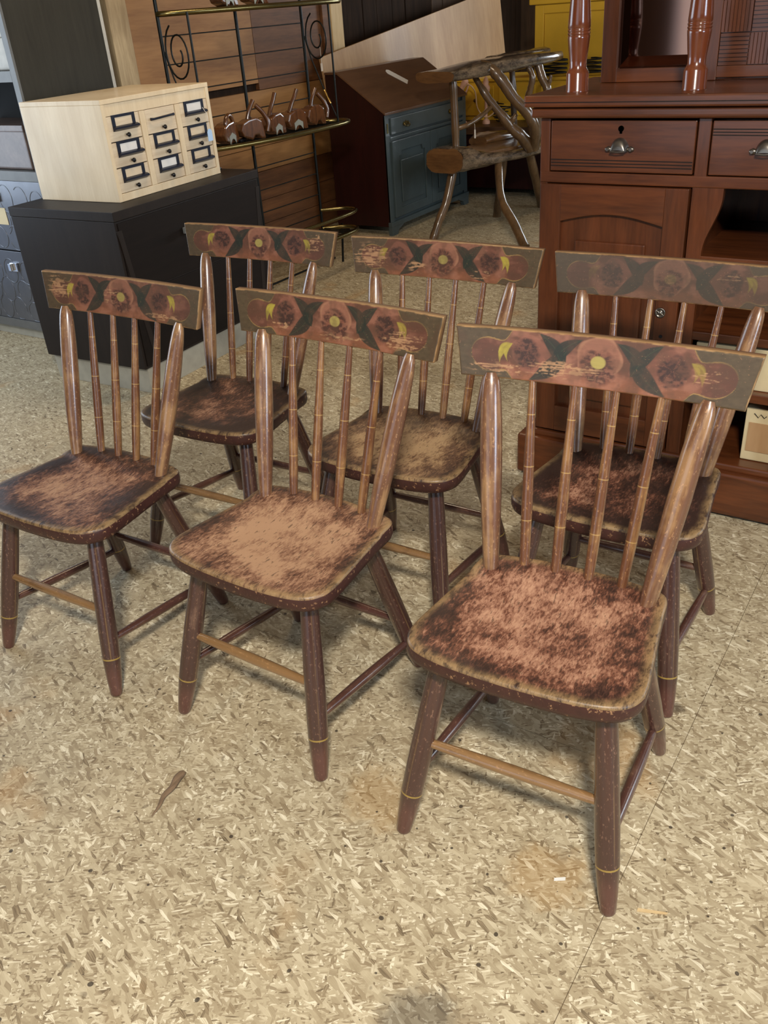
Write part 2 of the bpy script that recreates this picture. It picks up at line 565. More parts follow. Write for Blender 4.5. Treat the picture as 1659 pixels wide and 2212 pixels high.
M['pewter'] = plain('pewter_pull', (124, 118, 110), 0.3, 0.9)
M['mirror'] = plain('mirror_glass', (150, 116, 100), 0.06, 1.0, 0.0, 0.0)
M['cream_box'] = plain('cream_cardboard', (206, 188, 148), 0.6, 0, 0, 0.05)
M['ceiling'] = wood('ceiling_board', (140, 118, 90), (176, 150, 116), 'x', 0.5, 0.7, 0.0, 8, 0.05)
M['plaster'] = plain('grey_wall', (150, 140, 124), 0.8)
M['twig'] = wood('dry_bark_sliver', (92, 72, 52), (140, 114, 86), 'x', 6.0, 0.8, 0.0, 8, 0.3)
M['chipwhite'] = plain('white_sliver', (236, 232, 222), 0.6)
M['glass_pane'] = NT('window_glass').set(color=(0.9, 0.95, 1, 1), rough=0.02, trans=1.0).m

for k_, v_ in (('espresso_front', 0.15), ('espresso', 0.22), ('olive_panel', 0.25), ('barn', 0.1), ('desk_side', 0.25)):
    M[k_].node_tree.nodes['Principled BSDF'].inputs['Specular IOR Level'].default_value = v_

# ------------------------------------------------------------------ the setting
FX0, FX1, FY0, FY1, CZ = -3.2, 9.2, -3.0, 5.2, 3.3
floor = struct(MB().box(FX0, FX1, FY0, FY1, -0.06, -0.003).build('floor', M['floor_dust']))
SHEET = [(-0.935 - 2.44 + 0.31, -0.935), (-0.935, 0.285), (0.285, 1.505), (1.505, 2.725), (2.725, 3.945), (3.945, FY1)]
k = 0
for r, (y0, y1) in enumerate(SHEET):
    x = FX0 - (1.22 if r % 2 else 0.35)
    while x < FX1:
        a, b = max(x, FX0), min(x + 2.44, FX1)
        if b - a > 0.05:
            g = 0.0006
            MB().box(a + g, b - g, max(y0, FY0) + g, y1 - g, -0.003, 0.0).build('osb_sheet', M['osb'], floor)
        x += 2.44


def wall_planks(parent, along, c0, c1, w, z0, z1, depth0, depth1, mat, name, rs, gap=0.004):
    """upright boards along X with small gaps"""
    rr = random.Random(rs)
    p = c0
    while p < c1 - 0.02:
        q = min(p + w * rr.uniform(0.85, 1.15), c1)
        d = rr.uniform(0, 0.008)
        MB().box(p + gap, q - gap, depth0 + d, depth1, z0, z1).build(name, mat[rr.randrange(len(mat))] if isinstance(mat, list) else mat, parent)
        p = q


# plywood and plank wall behind the iron rack
wb = struct(MB().box(3.62, 5.60, 4.10, 4.16, 0, CZ).build('wall_back', M['barn']))
for x0, x1, z0, z1, mt in [(3.62, 4.80, 1.02, 2.24, 'plywood'), (4.80, 5.60, 0.98, 2.24, 'plank_brown'), (3.62, 5.60, 2.24, CZ, 'plywood')]:
    MB().box(x0 + 0.002, x1 - 0.002, 4.07, 4.10, z0 + 0.002, z1 - 0.002).build('plywood_sheet', M[mt], wb)
z = 0.0
for h in (0.17, 0.15, 0.18, 0.15, 0.17, 0.16):
    z1 = min(z + h, 0.98)
    MB().box(3.622, 5.598, 4.068 + random.Random(int(z * 100)).uniform(0, .006), 4.10, z + 0.002, z1 - 0.002).build('wall_plank', M['plank_brown' if z < 0.5 else 'plywood'], wb)
    z = z1
struct(MB().box(3.60, 3.62, 4.10, 4.90, 0, CZ).build('wall_return', M['barn']))
struct(MB().box(3.60, 3.735, 4.00, 4.07, 0, CZ).build('trim_1', M['old_stud'], bevel=0.004))
struct(MB().box(5.60, 5.735, 4.03, 4.14, 0, CZ).build('trim_2', M['pine'], bevel=0.004))
struct(MB().box(5.52, 5.598, 4.045, 4.068, 0.0, CZ).build('trim_3', M['plank_brown'], bevel=0.003))
wbb = struct(MB().box(5.60, FX1, 4.30, 4.36, 0, CZ).build('wall_barn', M['black_void']))
wall_planks(wbb, 'x', 5.735, FX1 - 0.06, 0.21, 0.0, CZ, 4.262, 4.30, [M['barn'], M['barn'], M['barn'], M['barn_brown'], M['barn_brown']], 'barn_board', 4)


def wall_with_hole(name, axis, c0, c1, a0, a1, h0, h1, z0, z1, mat, second=None):
    mb = MB()
    if axis == 'x':
        bx = lambda p, q, r, s: mb.box(c0, c1, p, q, r, s)
    else:
        bx = lambda p, q, r, s: mb.box(p, q, c0, c1, r, s)
    if second:
        g0, g1 = second
        bx(a0, g0, 0, CZ)
        bx(g1, h0, 0, CZ)
        bx(g0, g1, z1, CZ)
        bx(g0, g1, 0, z0)
    else:
        bx(a0, h0, 0, CZ)
    bx(h1, a1, 0, CZ)
    bx(h0, h1, z1, CZ)
    if z0 > 0:
        bx(h0, h1, 0, z0)
    return struct(mb.build(name, mat))


wall_with_hole('wall_left', 'y', 4.90, 4.96, FX0, 3.62, 0.45, 2.45, 0.0, 2.3, M['barn'])
wall_with_hole('wall_front', 'x', FX0, FX0 + 0.06, FY0, 4.9, 0.0, 2.6, 0.0, 2.5, M['barn_brown'])
wall_with_hole('wall_right', 'y', FY0, FY0 + 0.06, FX0, FX1, 3.6, 6.8, 0.8, 2.3, M['barn_brown'], (-0.8, 1.0))
wall_with_hole('wall_far', 'x', FX1 - 0.06, FX1, FY0, 4.3, 0.4, 2.4, 0.9, 2.2, M['barn_brown'])
struct(MB().box(FX0, FX1, FY0, FY1, CZ, CZ + 0.05).build('ceiling', M['ceiling']))
for i, (ax, a, b, c, z0, z1) in enumerate([('y', 3.6, 6.8, FY0 + 0.02, 0.8, 2.3), ('y', -0.8, 1.0, FY0 + 0.02, 0.8, 2.3), ('x', 0.4, 2.4, FX1 - 0.05, 0.9, 2.2)]):
    mb = MB()
    n = 4
    for k in range(n + 1):
        p = a + (b - a) * k / n
        if ax == 'y':
            mb.box(p - 0.025, p + 0.025, c, c + 0.035, z0, z1)
        else:
            mb.box(c, c + 0.035, p - 0.025, p + 0.025, z0, z1)
    for zz in (z0, (z0 + z1) / 2, z1):
        if ax == 'y':
            mb.box(a, b, c, c + 0.035, zz - 0.025, zz + 0.025)
        else:
            mb.box(c, c + 0.035, a, b, zz - 0.025, zz + 0.025)
    struct(mb.build('window_%d' % (i + 1), M['pine']))

# ------------------------------------------------------------------ six plank-seat chairs
LEG_F = ((0.148, -0.352, 0.405), (0.205, -0.453, 0.0))
LEG_B = ((0.135, -0.135, 0.405), (0.191, -0.0345, 0.0))


def rounded_outline():
    """seat outline, counter-clockwise, chair-local (front = -y)"""
    ctrl = [(0.0, -0.432), (0.10, -0.428), (0.160, -0.418), (0.193, -0.402), (0.210, -0.375), (0.213, -0.345), (0.207, -0.290),
            (0.196, -0.210), (0.189, -0.150), (0.186, -0.110), (0.180, -0.090), (0.165, -0.080), (0.120, -0.070), (0.06, -0.063), (0.0, -0.061)]
    full = ctrl + [(-x, y) for x, y in ctrl[-2:0:-1]]
    out = []
    n = len(full)
    for i in range(n):
        p0, p1, p2, p3 = [Vector((*full[(i + k) % n], 0)) for k in (-1, 0, 1, 2)]
        for s in range(4):
            t = s / 4
            q = 0.5 * ((2 * p1) + (p2 - p0) * t + (2 * p0 - 5 * p1 + 4 * p2 - p3) * t * t + (3 * p1 - p0 - 3 * p2 + p3) * t ** 3)
            out.append((q.x, q.y))
    return out


def make_seat_mesh():
    ol = rounded_outline()
    n = len(ol)
    cx, cy = 0.0, -0.255
    H = 0.44
    TH = 0.043

    def ztop(x, y, s):
        # shallow saddle, a raised back platform where the spindles stand
        dish = 0.010 * max(0.0, 1 - ((x / 0.17) ** 2 + ((y + 0.26) / 0.15) ** 2))
        back = 0.004 * min(1.0, max(0.0, (y + 0.150) / 0.012))
        return H - 0.004 - dish + back
    rings = [(0.0, 'c')] + [(s, 't') for s in (0.15, 0.3, 0.45, 0.58, 0.68, 0.76, 0.83, 0.89, 0.94, 0.97)]
    V, F, R = [], [], []
    V.append((cx, cy, ztop(cx, cy, 0)))
    R.append(0.0)
    lev = []
    for s in (0.15, 0.3, 0.45, 0.58, 0.68, 0.76, 0.83, 0.89, 0.94, 0.972):
        lev.append((s, lambda x, y, s=s: ztop(x, y, s), s))
    lev += [(0.988, lambda x, y: ztop(x, y, 1) - 0.0016, 0.99), (0.997, lambda x, y: ztop(x, y, 1) - 0.005, 1.0),
            (1.0, lambda x, y: ztop(x, y, 1) - 0.011, 1.2), (1.0, lambda x, y: H - TH + 0.014, 1.2), (0.985, lambda x, y: H - TH + 0.004, 1.2), (0.955, lambda x, y: H - TH, 1.2)]
    for s, zf, rv in lev:
        for x, y in ol:
            X, Y = cx + s * (x - cx), cy + s * (y - cy)
            V.append((X, Y, zf(X, Y)))
            R.append(rv)
    for k in range(n):
        F.append((0, 1 + k, 1 + (k + 1) % n))
    for i in range(len(lev) - 1):
        for k in range(n):
            k2 = (k + 1) % n
            F.append((1 + i * n + k, 1 + (i + 1) * n + k, 1 + (i + 1) * n + k2, 1 + i * n + k2))
    b0 = 1 + (len(lev) - 1) * n
    F.append(tuple(range(b0, b0 + n))[::-1])
    me = bpy.data.meshes.new('seat')
    me.from_pydata(V, [], F)
    at = me.attributes.new('rim', 'FLOAT', 'POINT')
    at.data.foreach_set('value', R)
    me.polygons.foreach_set('use_smooth', [True] * (len(F) - 1) + [False])
    bm = bmesh.new()
    bm.from_mesh(me)
    bmesh.ops.recalc_face_normals(bm, faces=bm.faces)
    bm.to_mesh(me)
    bm.free()
    return me


# ---- painted decoration of the crest, worked out per vertex
def vnoise(x, y, seed):
    rs = np.random.RandomState(seed)
    g = rs.rand(256, 256)
    xi, yi = np.floor(x).astype(int), np.floor(y).astype(int)
    fx, fy = x - xi, y - yi
    fx, fy = fx * fx * (3 - 2 * fx), fy * fy * (3 - 2 * fy)
    G = lambda a, b: g[a % 256, b % 256]
    return (G(xi, yi) * (1 - fx) + G(xi + 1, yi) * fx) * (1 - fy) + (G(xi, yi + 1) * (1 - fx) + G(xi + 1, yi + 1) * fx) * fy


def fbm(x, y, seed, o=4):
    s, a, t = 0, 1.0, 0
    for i in range(o):
        s = s + a * vnoise(x * 2 ** i, y * 2 ** i, seed + i)
        t += a
        a *= 0.55
    return s / t


def smooth(x, a, b):
    t = np.clip((x - a) / (b - a), 0, 1)
    return t * t * (3 - 2 * t)


def leaf(X, Y, base, tip, w, curve=0.0):
    """mask of a pointed leaf from base to tip (mm)"""
    bx, by = base
    dx, dy = tip[0] - bx, tip[1] - by
    L = math.hypot(dx, dy)
    t = ((X - bx) * dx + (Y - by) * dy) / L / L
    p = (-(X - bx) * dy + (Y - by) * dx) / L - curve * 4 * t * (1 - t)
    half = w * np.sin(np.pi * np.clip(t, 0, 1) ** 0.75) + 0.01
    return smooth(half - np.abs(p), -0.7, 0.7) * (t > -0.02) * (t < 1.02), p, t


def crest_paint(X, Y, seed, st):
    """X,Y in mm from the centre of the board; returns linear rgb"""
    L = lambda *c: np.array(lin(*c)[:3])
    n1 = fbm(X / 34 + 40, Y / 20 + 40, seed)
    n2 = fbm(X / 9 + 80, Y / 5 + 30, seed + 9)
    n3 = fbm((X + Y * 0.9) / 30 + 10, (Y - X * 0.05) / 2.0 + 70, seed + 17)

    def over(c, m, col):
        return c * (1 - m[..., None]) + np.asarray(col) * m[..., None]
    olive = L(82, 69, 50) * (0.75 + 0.5 * n2[..., None])
    c = olive * np.ones(X.shape + (3,))
    # cartouche
    A = np.abs(X)
    hgt = 70 - 44 * smooth(A, 138, 180) + 4 * smooth(A, 178, 208)
    lobe = np.sqrt(np.clip(1 - ((A - 207) / 36) ** 2, 0, 1)) * 30
    hgt = np.where(A > 207, lobe, hgt)
    hgt = np.where(A > 243, -5, hgt)
    sd = hgt - np.abs(Y + 2)
    inside = smooth(sd, -1, 3) * (0.80 + 0.2 * smooth(n1, 0.3, 0.6))
    red = L(112, 70, 54) * (0.60 + 0.6 * n1[..., None]) * (1.1 - 0.3 * n2[..., None])
    warm = smooth(-Y, 4, 42) * 0.6 * (A < 190) * (0.6 + 0.6 * n1)
    warm = np.clip(warm, 0, 1)
    red = red * (1 - warm[..., None]) + L(160, 98, 64) * warm[..., None]
    pinkt = smooth(n1, 0.45, 0.75) * 0.6
    red = red * (1 - pinkt[..., None]) + L(158, 108, 86) * pinkt[..., None]
    endd = smooth(A, 150, 235) * 0.55
    red = red * (1 - endd[..., None]) + L(88, 54, 42) * endd[..., None]
    c = c * (1 - inside[..., None]) + red * inside[..., None]
    line = smooth(1.3 - np.abs(sd), 0, 1.0) * (A > 128) * (0.25 + 0.6 * smooth(n1, .35, .6))
    c = over(c, line, L(176, 138, 80))
    # centre flower: pale rose above, brushed maroon petals below
    wob = (n1 - 0.5) * 16 + (n2 - 0.5) * 7
    ang = np.arctan2(Y - 4, X)
    r = np.hypot((X - 2), (Y - 8) * 1.05)
    ros = smooth(42 + 2.5 * np.cos(5 * ang) - r, -1, 2.5)
    c = over(c, ros * (0.62 + 0.2 * n1), L(152, 102, 80))
    ring = ros * smooth(r, 35, 40)
    c = over(c, ring * 0.35, L(176, 130, 98))
    r2 = np.hypot(X * 0.95, (Y + 6) * 1.05)
    mar = smooth(33 + wob - r2, -3, 8)
    c = over(c, mar * np.clip(0.35 + 0.9 * smooth(n2, 0.35, 0.62), 0, 0.95), L(70, 42, 35))
    pet = mar * smooth(fbm(ang * 5 + 50, r2 / 16 + 60, seed + 77), 0.52, 0.68) * smooth(r2, 9, 16)
    c = over(c, pet * 0.5, L(146, 90, 68))
    # side flowers
    for sx in (-1, 1):
        x0 = sx * 134
        a2 = np.arctan2(Y - 4, X - x0)
        r = np.hypot(X - x0 + sx * 8, (Y - 4) * 1.05)
        ros = smooth(36 + 2 * np.cos(4 * a2) - r, -1, 3)
        c = over(c, ros * (0.5 if sx < 0 else 0.22) * (0.7 + 0.6 * n1), L(144, 92, 74))
        rd = np.hypot(X - x0, (Y - 3) * 1.02)
        d = smooth(27 + wob - rd, -3, 5)
        c = over(c, d * np.clip(0.5 + 0.7 * smooth(n2, 0.35, 0.6), 0, 0.95), L(56, 38, 33))
        pet = d * smooth(fbm(a2 * 4 + 30, rd / 14 + 20, seed + 91), 0.55, 0.7)
        c = over(c, pet * 0.45, L(128, 80, 62))
    # dark leaves
    green = L(38, 46, 38)
    for sx in (-1, 1):
        j = (sx * 73, 4)
        for tip, w, cu in [((sx * 110, 42), 13, sx * 5), ((sx * 30, 38), 12, -sx * 6), ((sx * 130, -42), 15, -sx * 7), ((sx * 62, -16), 12, 0)]:
            mk, p, t = leaf(X, Y, (j[0] - (tip[0] - j[0]) * 0.25, j[1] - (tip[1] - j[1]) * 0.25), tip, w, cu)
            mk = mk * (0.96 - 0.15 * n2)
            c = over(c, mk, green * (0.8 + 0.5 * float(sx > 0) * 0.3))
            c = over(c, mk * smooth(0.8 - np.abs(p), 0, 0.6) * 0.5, L(70, 84, 58))
    # yellow commas
    yel = L(176, 160, 62)
    for sx in (-1, 1):
        for dx, tip, w in [(0, (sx * 188, -16), 6), (0, (sx * 172, -12), 4.5), (0, (sx * 190, -2), 3)]:
            mk, p, t = leaf(X, Y, (sx * 162, 20), tip, w, sx * 8)
            c = over(c, mk * 0.8 * (st['comma'][0] if sx < 0 else st['comma'][1]), yel)
    dot = smooth(1 - np.hypot((X - 1) / 14.5, (Y - 2) / 11.5), -0.05, 0.15)
    c = over(c, dot * max(0.15, 1 - 1.3 * st.get('haze', 0.0)), L(166, 150, 82))
    # scratches and flaked paint, different on each chair
    rs = np.random.RandomState(seed + 3)
    for (ax, ay, sx_, sy_, amt) in st['wear']:
        reg = np.exp(-((X - ax) / sx_) ** 2 - ((Y - ay) / sy_) ** 2)
        k = smooth(n3 * 0.6 + n2 * 0.4 + 0.16 * reg * amt, 0.62, 0.70) * smooth(reg, 0.15, 0.5)
        c = over(c, k * 0.75, L(190, 146, 106))
    # general grime haze and worn outline of the board
    mud = smooth(fbm(X / 22 + 7, Y / 26 + 5, seed + 123), 0.48, 0.72) * 0.38
    c = c * (1 - mud[..., None]) + L(86, 62, 46) * mud[..., None]
    haze = st.get('haze', 0.0)
    c = c * (1 - haze) + L(74, 64, 52) * haze
    return c


W_T, W_B, Z_T, Z_B, Y_B, BOW = 0.2742, 0.2582, 0.8787, 0.7881, -0.0198, 0.013


def crest_y(x, v):
    return Y_B * (1 - v) + BOW * (1 - (x / 0.27) ** 2)


def make_crest_mesh(seed, st):
    NX, NZ = 421, 66
    TH = 0.0165
    u = np.linspace(-1, 1, NX)
    v = np.linspace(0, 1, NZ)
    U_, V_ = np.meshgrid(u, v)
    half = W_B + (W_T - W_B) * V_
    # slightly rounded corners
    X = U_ * half
    Z = Z_B + (Z_T - Z_B) * V_
    cr = 0.010
    Yf = crest_y(X, V_)
    # eased front edge
    edge = np.minimum(np.minimum((1 - np.abs(U_)) * half, 1), np.minimum(V_, 1 - V_) * (Z_T - Z_B))
    Yf = Yf + 0.0022 * (1 - np.clip(edge / 0.0028, 0, 1)) ** 2
    n = NX * NZ
    verts = np.stack([X, Yf, Z], -1).reshape(-1, 3)
    back = np.stack([X, crest_y(X, V_) + TH, Z], -1)
    # coarse back border uses the same rim vertices
    idx = np.arange(n).reshape(NZ, NX)
    a, b, c, d = idx[:-1, :-1], idx[:-1, 1:], idx[1:, 1:], idx[1:, :-1]
    faces = np.stack([a, b, c, d], -1).reshape(-1, 4).tolist()
    smoothf = [True] * len(faces)
    rim = np.concatenate([idx[0, :], idx[1:, -1], idx[-1, -2::-1], idx[-2:0:-1, 0]])
    bverts = back.reshape(-1, 3)[rim]
    allv = np.concatenate([verts, bverts])
    m_ = len(rim)
    for i in range(m_):
        j = (i + 1) % m_
        faces.append([int(rim[i]), n + i, n + j, int(rim[j])])
        smoothf.append(False)
    # back face as vertical strips
    bot = list(range(NX))
    top = [NX - 1 + NZ - 1 + i for i in range(NX)]  # runs right to left
    for i in range(NX - 1):
        faces.append([n + bot[i], n + top[NX - 1 - i] if NX - 1 - i < NX else 0, n + top[NX - 2 - i], n + bot[i + 1]])
        smoothf.append(True)
    me = bpy.data.meshes.new('crest_rail')
    me.from_pydata(allv.tolist(), [], faces)
    me.polygons.foreach_set('use_smooth', smoothf)
    Xmm = U_ * 270.0
    Ymm = (V_ - 0.5) * 90.0
    col = crest_paint(Xmm, Ymm, seed, st)
    n2 = fbm(Xmm / 14 + 3, Ymm / 14 + 9, seed + 40)
    e_mm = edge * 1000
    rubbed = smooth(1.7 + 3.0 * (n2 - 0.4) - e_mm, 0, 1.4)[..., None]
    col = col * (1 - rubbed) + np.array(lin(166, 130, 88)[:3]) * rubbed
    full = np.ones((len(allv), 4), dtype=np.float32)
    full[:n, :3] = col.reshape(-1, 3)
    full[n:, :3] = np.array(lin(74, 50, 40)[:3])
    at = me.color_attributes.new('paint', 'FLOAT_COLOR', 'POINT')
    at.data.foreach_set('color', full.ravel())
    bm = bmesh.new()
    bm.from_mesh(me)
    bmesh.ops.recalc_face_normals(bm, faces=bm.faces)
    bm.to_mesh(me)
    bm.free()
    me.materials.append(M['crest'])
    return me


def turned(name, length, prof, n=18, squash=None, mat=None):
    mb = MB()
    pts = [(0, 0, t * length) for t, r in prof]
    mb.tube(pts, [r for t, r in prof], n, True, squash)
    me = mb.mesh(name)
    me.materials.append(mat)
    return me


SEAT_ME = make_seat_mesh()
SEAT_ME.materials.append(M['seat'])


def leg_ends(kind, s):
    top, foot = kind
    return (s * top[0], top[1], top[2]), (s * foot[0], foot[1], foot[2])


def on_leg(kind, s, zz):
    t, f = leg_ends(kind, s)
    k_ = zz / t[2]
    return tuple(f[i] + (t[i] - f[i]) * k_ for i in range(3))


LEG_L = (Vector(LEG_F[0]) - Vector(LEG_F[1])).length
leg_prof = [(0.0, 0.0120), (0.008, 0.0142), (0.02, 0.0148), (0.10, 0.0178), (0.20, 0.0206), (0.215, 0.0212), (0.232, 0.0214), (0.4, 0.0222), (0.6, 0.0216), (0.8, 0.0202), (1.0, 0.0182)]
LEG_ME = turned('leg', LEG_L, leg_prof, 20, None, M['leg'])
sp_prof = [(0.0, 0.0092), (0.12, 0.0104), (0.35, 0.0110), (0.6, 0.0098), (0.85, 0.0078), (1.0, 0.0066)]
st_prof = [(0.0, 0.0140), (0.10, 0.0164), (0.3, 0.0196), (0.55, 0.0214), (0.75, 0.0210), (0.88, 0.0192), (0.94, 0.0172), (0.975, 0.0148), (1.0, 0.0105)]
st_sq = [1, 1, 0.98, 0.92, 0.86, 0.80, 0.76, 0.74, 0.74]
sr_prof = [(0.0, 0.0078), (0.1, 0.0092), (0.35, 0.0112), (0.5, 0.0116), (0.65, 0.0112), (0.9, 0.0092), (1.0, 0.0078)]
PART_CACHE = {}


def chair_part(name, key, p0, p1, prof, parent, mat, squash=None, n=18):
    Mx, L = seg_matrix(p0, p1)
    ck = (key, round(L, 4))
    if ck not in PART_CACHE:
        PART_CACHE[ck] = turned(name, L, prof, n, squash, mat)
    return obj(name, PART_CACHE[ck], None, parent, matrix=Mx)


def make_chair(loc, rz, label, seed, st):
    root = thing('side_chair', label, 'chair', (loc[0], loc[1], 0), rz, 'stencilled plank-seat side chairs')
    s = obj('seat', SEAT_ME, None, root)
    s['wear'], s['tan'] = float(st['seat'][0]), float(st['seat'][1])
    obj('crest_rail', make_crest_mesh(seed, st), None, root)
    for sx in (-1, 1):
        chair_part('stile', 'stile', (sx * 0.1527, -0.1278, 0.430), (sx * 0.1985, -0.010, 0.797), st_prof, root, M['stile'], st_sq)
        for bx, tx in ((0.0328, 0.0382), (0.0966, 0.1189)):
            by = -0.092
            ty = crest_y(tx, 0) + 0.008
            chair_part('spindle', 'spindle', (sx * bx, by, 0.432), (sx * tx, ty, 0.792), sp_prof, root, M['spindle'])
        for kind in (LEG_F, LEG_B):
            t, f = leg_ends(kind, sx)
            Mx, L = seg_matrix(f, t)
            obj('leg', LEG_ME, None, root, matrix=Mx)
        chair_part('side_stretcher', 'side', on_leg(LEG_F, sx, 0.135), on_leg(LEG_B, sx, 0.085), sr_prof, root, M['stretcher'])
    chair_part('front_stretcher', 'front', on_leg(LEG_F, -1, 0.208), on_leg(LEG_F, 1, 0.208), sr_prof, root, M['stretcher_front'])
    chair_part('back_stretcher', 'back', on_leg(LEG_B, -1, 0.15), on_leg(LEG_B, 1, 0.15), sr_prof, root, M['stretcher'])
    return root


D2R = math.pi / 180
CH = [
    ((1.430, 0.515), -86.3, 'nearest plank-seat chair, salmon worn centre of seat ringed with dark brown, scratched flower crest', 11,
     dict(seat=(-0.05, 0.2), comma=(1.0, 0.35), wear=[(-60, -18, 70, 14, 1.0), (-190, -26, 60, 10, 1.0), (195, 0, 26, 16, 0.7)])),
    ((1.451, 1.108), -91.3, 'middle front chair with flecked tan seat, paint flaked off the right end of its crest', 23,
     dict(seat=(0.15, 0.5), comma=(0.9, 0.5), wear=[(185, -14, 50, 20, 1.05), (-150, -22, 40, 8, 0.9), (20, -30, 60, 9, 0.9)], haze=0.06)),
    ((1.415, 1.729), -88.9, 'front row chair at far left, brown seat cut off by picture edge, crest rubbed pale', 37,
     dict(seat=(-0.06, 0.45), comma=(0.9, 0.9), wear=[(-215, 12, 40, 26, 1.3), (150, -30, 60, 9, 1.0), (-30, 0, 26, 22, 0.6)], haze=0.12)),
    ((1.971, 0.553), -89.3, 'back row chair before the red cabinet with very dark seat and dull grey crest', 41,
     dict(seat=(-0.26, 0.2), comma=(0.1, 0.5), wear=[(140, 18, 60, 8, 0.5)], haze=0.58)),
    ((1.966, 1.133), -88.2, 'middle chair of the back row with glossy tan brown seat and pale scratched crest end', 53,
     dict(seat=(0.08, 0.95), comma=(0.5, 0.9), wear=[(-215, 0, 50, 30, 1.25), (-75, -20, 26, 14, 0.9), (110, -26, 30, 12, 0.8)], haze=0.05)),
    ((1.967, 1.748), -87.6, 'back row chair before the dark low chest, dark brown seat, orange red crest', 67,
     dict(seat=(-0.20, 0.4), comma=(0.9, 0.6), wear=[(205, 10, 30, 26, 0.5)], haze=0.0)),
]
for loc, rz, lab, seed, st in CH:
    make_chair(loc, rz * D2R, lab, seed, st)

# ------------------------------------------------------------------ red-brown sideboard hutch on the right
HX = 2.45            # plane of its front
HL, HR = 1.08, -0.12  # left and right end (Y)
HB = HX + 0.46       # back
hut = thing('sideboard_hutch', 'tall red brown wooden sideboard with turned columns, drawers and open middle shelves', 'sideboard', (HX, (HL + HR) / 2, 0))
OFF = Vector((HX, (HL + HR) / 2, 0))


def hb(mb, x0, x1, y0, y1, z0, z1):
    return mb.box(x0 - OFF.x, x1 - OFF.x, min(y0, y1) - OFF.y, max(y0, y1) - OFF.y, z0, z1)


def hbuild(name, mat, boxes, parent=None, bevel=0.002, **kw):
    mb = MB()
    for b in boxes:
        hb(mb, *b)
    return mb.build(name, mat, parent or hut, bevel=bevel, **kw)


hbuild('plinth', M['mahogany'], [(HX - 0.03, HB, HL + 0.052, HR - 0.052, 0.012, 0.150)], bevel=0.008)
hbuild('plinth_moulding', M['mahogany'], [(HX - 0.012, HB, HL + 0.03, HR - 0.03, 0.150, 0.172)], bevel=0.006)
hbuild('carcass', M['mahogany_v'], [
    (HX, HB, HL, HL - 0.022, 0.172, 1.108), (HX, HB, HR + 0.022, HR, 0.172, 1.108), (HB - 0.012, HB, HL - 0.022, HR + 0.022, 0.172, 1.108),
    (HX + 0.012, HB - 0.012, 0.650, 0.630, 0.172, 0.945), (HX + 0.012, HB - 0.012, 0.330, 0.310, 0.172, 0.945), (HX + 0.01, HB - 0.012, HL - 0.022, HR + 0.022, 0.945, 0.960)], bevel=0.0015)
hbuild('face_stile', M['mahogany_v'], [(HX - 0.002, HX + 0.02, HL, 1.052, 0.945, 1.108)])
hbuild('face_stile', M['mahogany_v'], [(HX - 0.002, HX + 0.02, 0.650, 0.618, 0.965, 1.108)])
hbuild('face_stile', M['mahogany_v'], [(HX - 0.002, HX + 0.02, 0.342, 0.310, 0.965, 1.108)])
hbuild('face_stile', M['mahogany_v'], [(HX - 0.002, HX + 0.02, -0.092, HR, 0.945, 1.108)])
hbuild('face_rail', M['mahogany'], [(HX - 0.004, HX + 0.02, HL - 0.001, HR + 0.001, 0.941, 0.970)], bevel=0.003)
hbuild('bead_moulding', M['mahogany'], [(HX - 0.025, HB, HL + 0.022, HR - 0.022, 1.110, 1.137)], bevel=0.010, seg=4)
hbuild('counter_top', M['mahogany'], [(HX - 0.038, HB + 0.01, HL + 0.036, HR - 0.036, 1.139, 1.168)], bevel=0.005)
hbuild('counter_groove', M['espresso'], [(HX - 0.0395, HX - 0.03, HL + 0.034, HR - 0.034, 1.1505, 1.1525)], bevel=0)


def cup_pull(parent, y, zc):
    """bin pull: half dome with two screw ears"""
    mb = MB()
    n, m_ = 14, 6
    V, F = [], []
    for j in range(m_ + 1):
        ph = math.pi / 2 * j / m_
        for i in range(n + 1):
            th = math.pi * i / n
            V.append((-0.020 * math.sin(ph) - 0.0, 0.026 * math.cos(th) * math.cos(ph) if False else 0.026 * math.cos(th) * (1 - 0.25 * math.sin(ph)), 0.033 * math.sin(th) * math.cos(ph * 0.92)))
    for j in range(m_):
        for i in range(n):
            a = j * (n + 1) + i
            F.append((a, a + 1, a + n + 2, a + n + 1))
    mb.add(V, F, True)
    mb.tube([(-0.020, 0.0195, 0.001), (-0.022, 0, 0.0), (-0.020, -0.0195, 0.001)], 0.0022, 8)
    o = mb.build('cup_pull', M['pewter'], parent, loc=(HX - 0.0045 - OFF.x, y - OFF.y, zc))
    for s in (-1, 1):
        e = MB()
        e.tube([(0, s * 0.024, 0.004), (0, s * 0.031, 0.004), (0, s * 0.039, 0.004)], [0.006, 0.0085, 0.004], 10, True)
        e.tube([(-0.004, s * 0.032, 0.004), (-0.0105, s * 0.032, 0.004)], 0.004, 8)
        e.build('screw_ear', M['pewter'], o)
    return o


def drawer(y0, y1, low):
    d = hbuild('drawer', M['mahogany'], [(HX - 0.004, HX + 0.018, y0 - 0.002, y1 + 0.002, 0.973, 1.103)], bevel=0.0025)
    zs = (1.003, 0.995, 0.987) if low else (1.083, 1.076, 1.069)
    for zz in zs:
        hbuild('groove', M['espresso'], [(HX - 0.0052, HX, y0 - 0.004, y1 + 0.004, zz - 0.0012, zz + 0.0012)], d, 0)
    if low:
        mb = MB()
        mb.tube([(-0.0065, 0, 0), (0.0, 0, 0)], 0.0075, 14)
        mb.box(-0.0065, 0, -0.003, 0.003, -0.012, 0)
        mb.build('keyhole', M['black_void'], d, loc=(HX - OFF.x, 0.850 - OFF.y if low else 0, 1.083))
    cup_pull(d, (y0 + y1) / 2, 1.028)
    return d


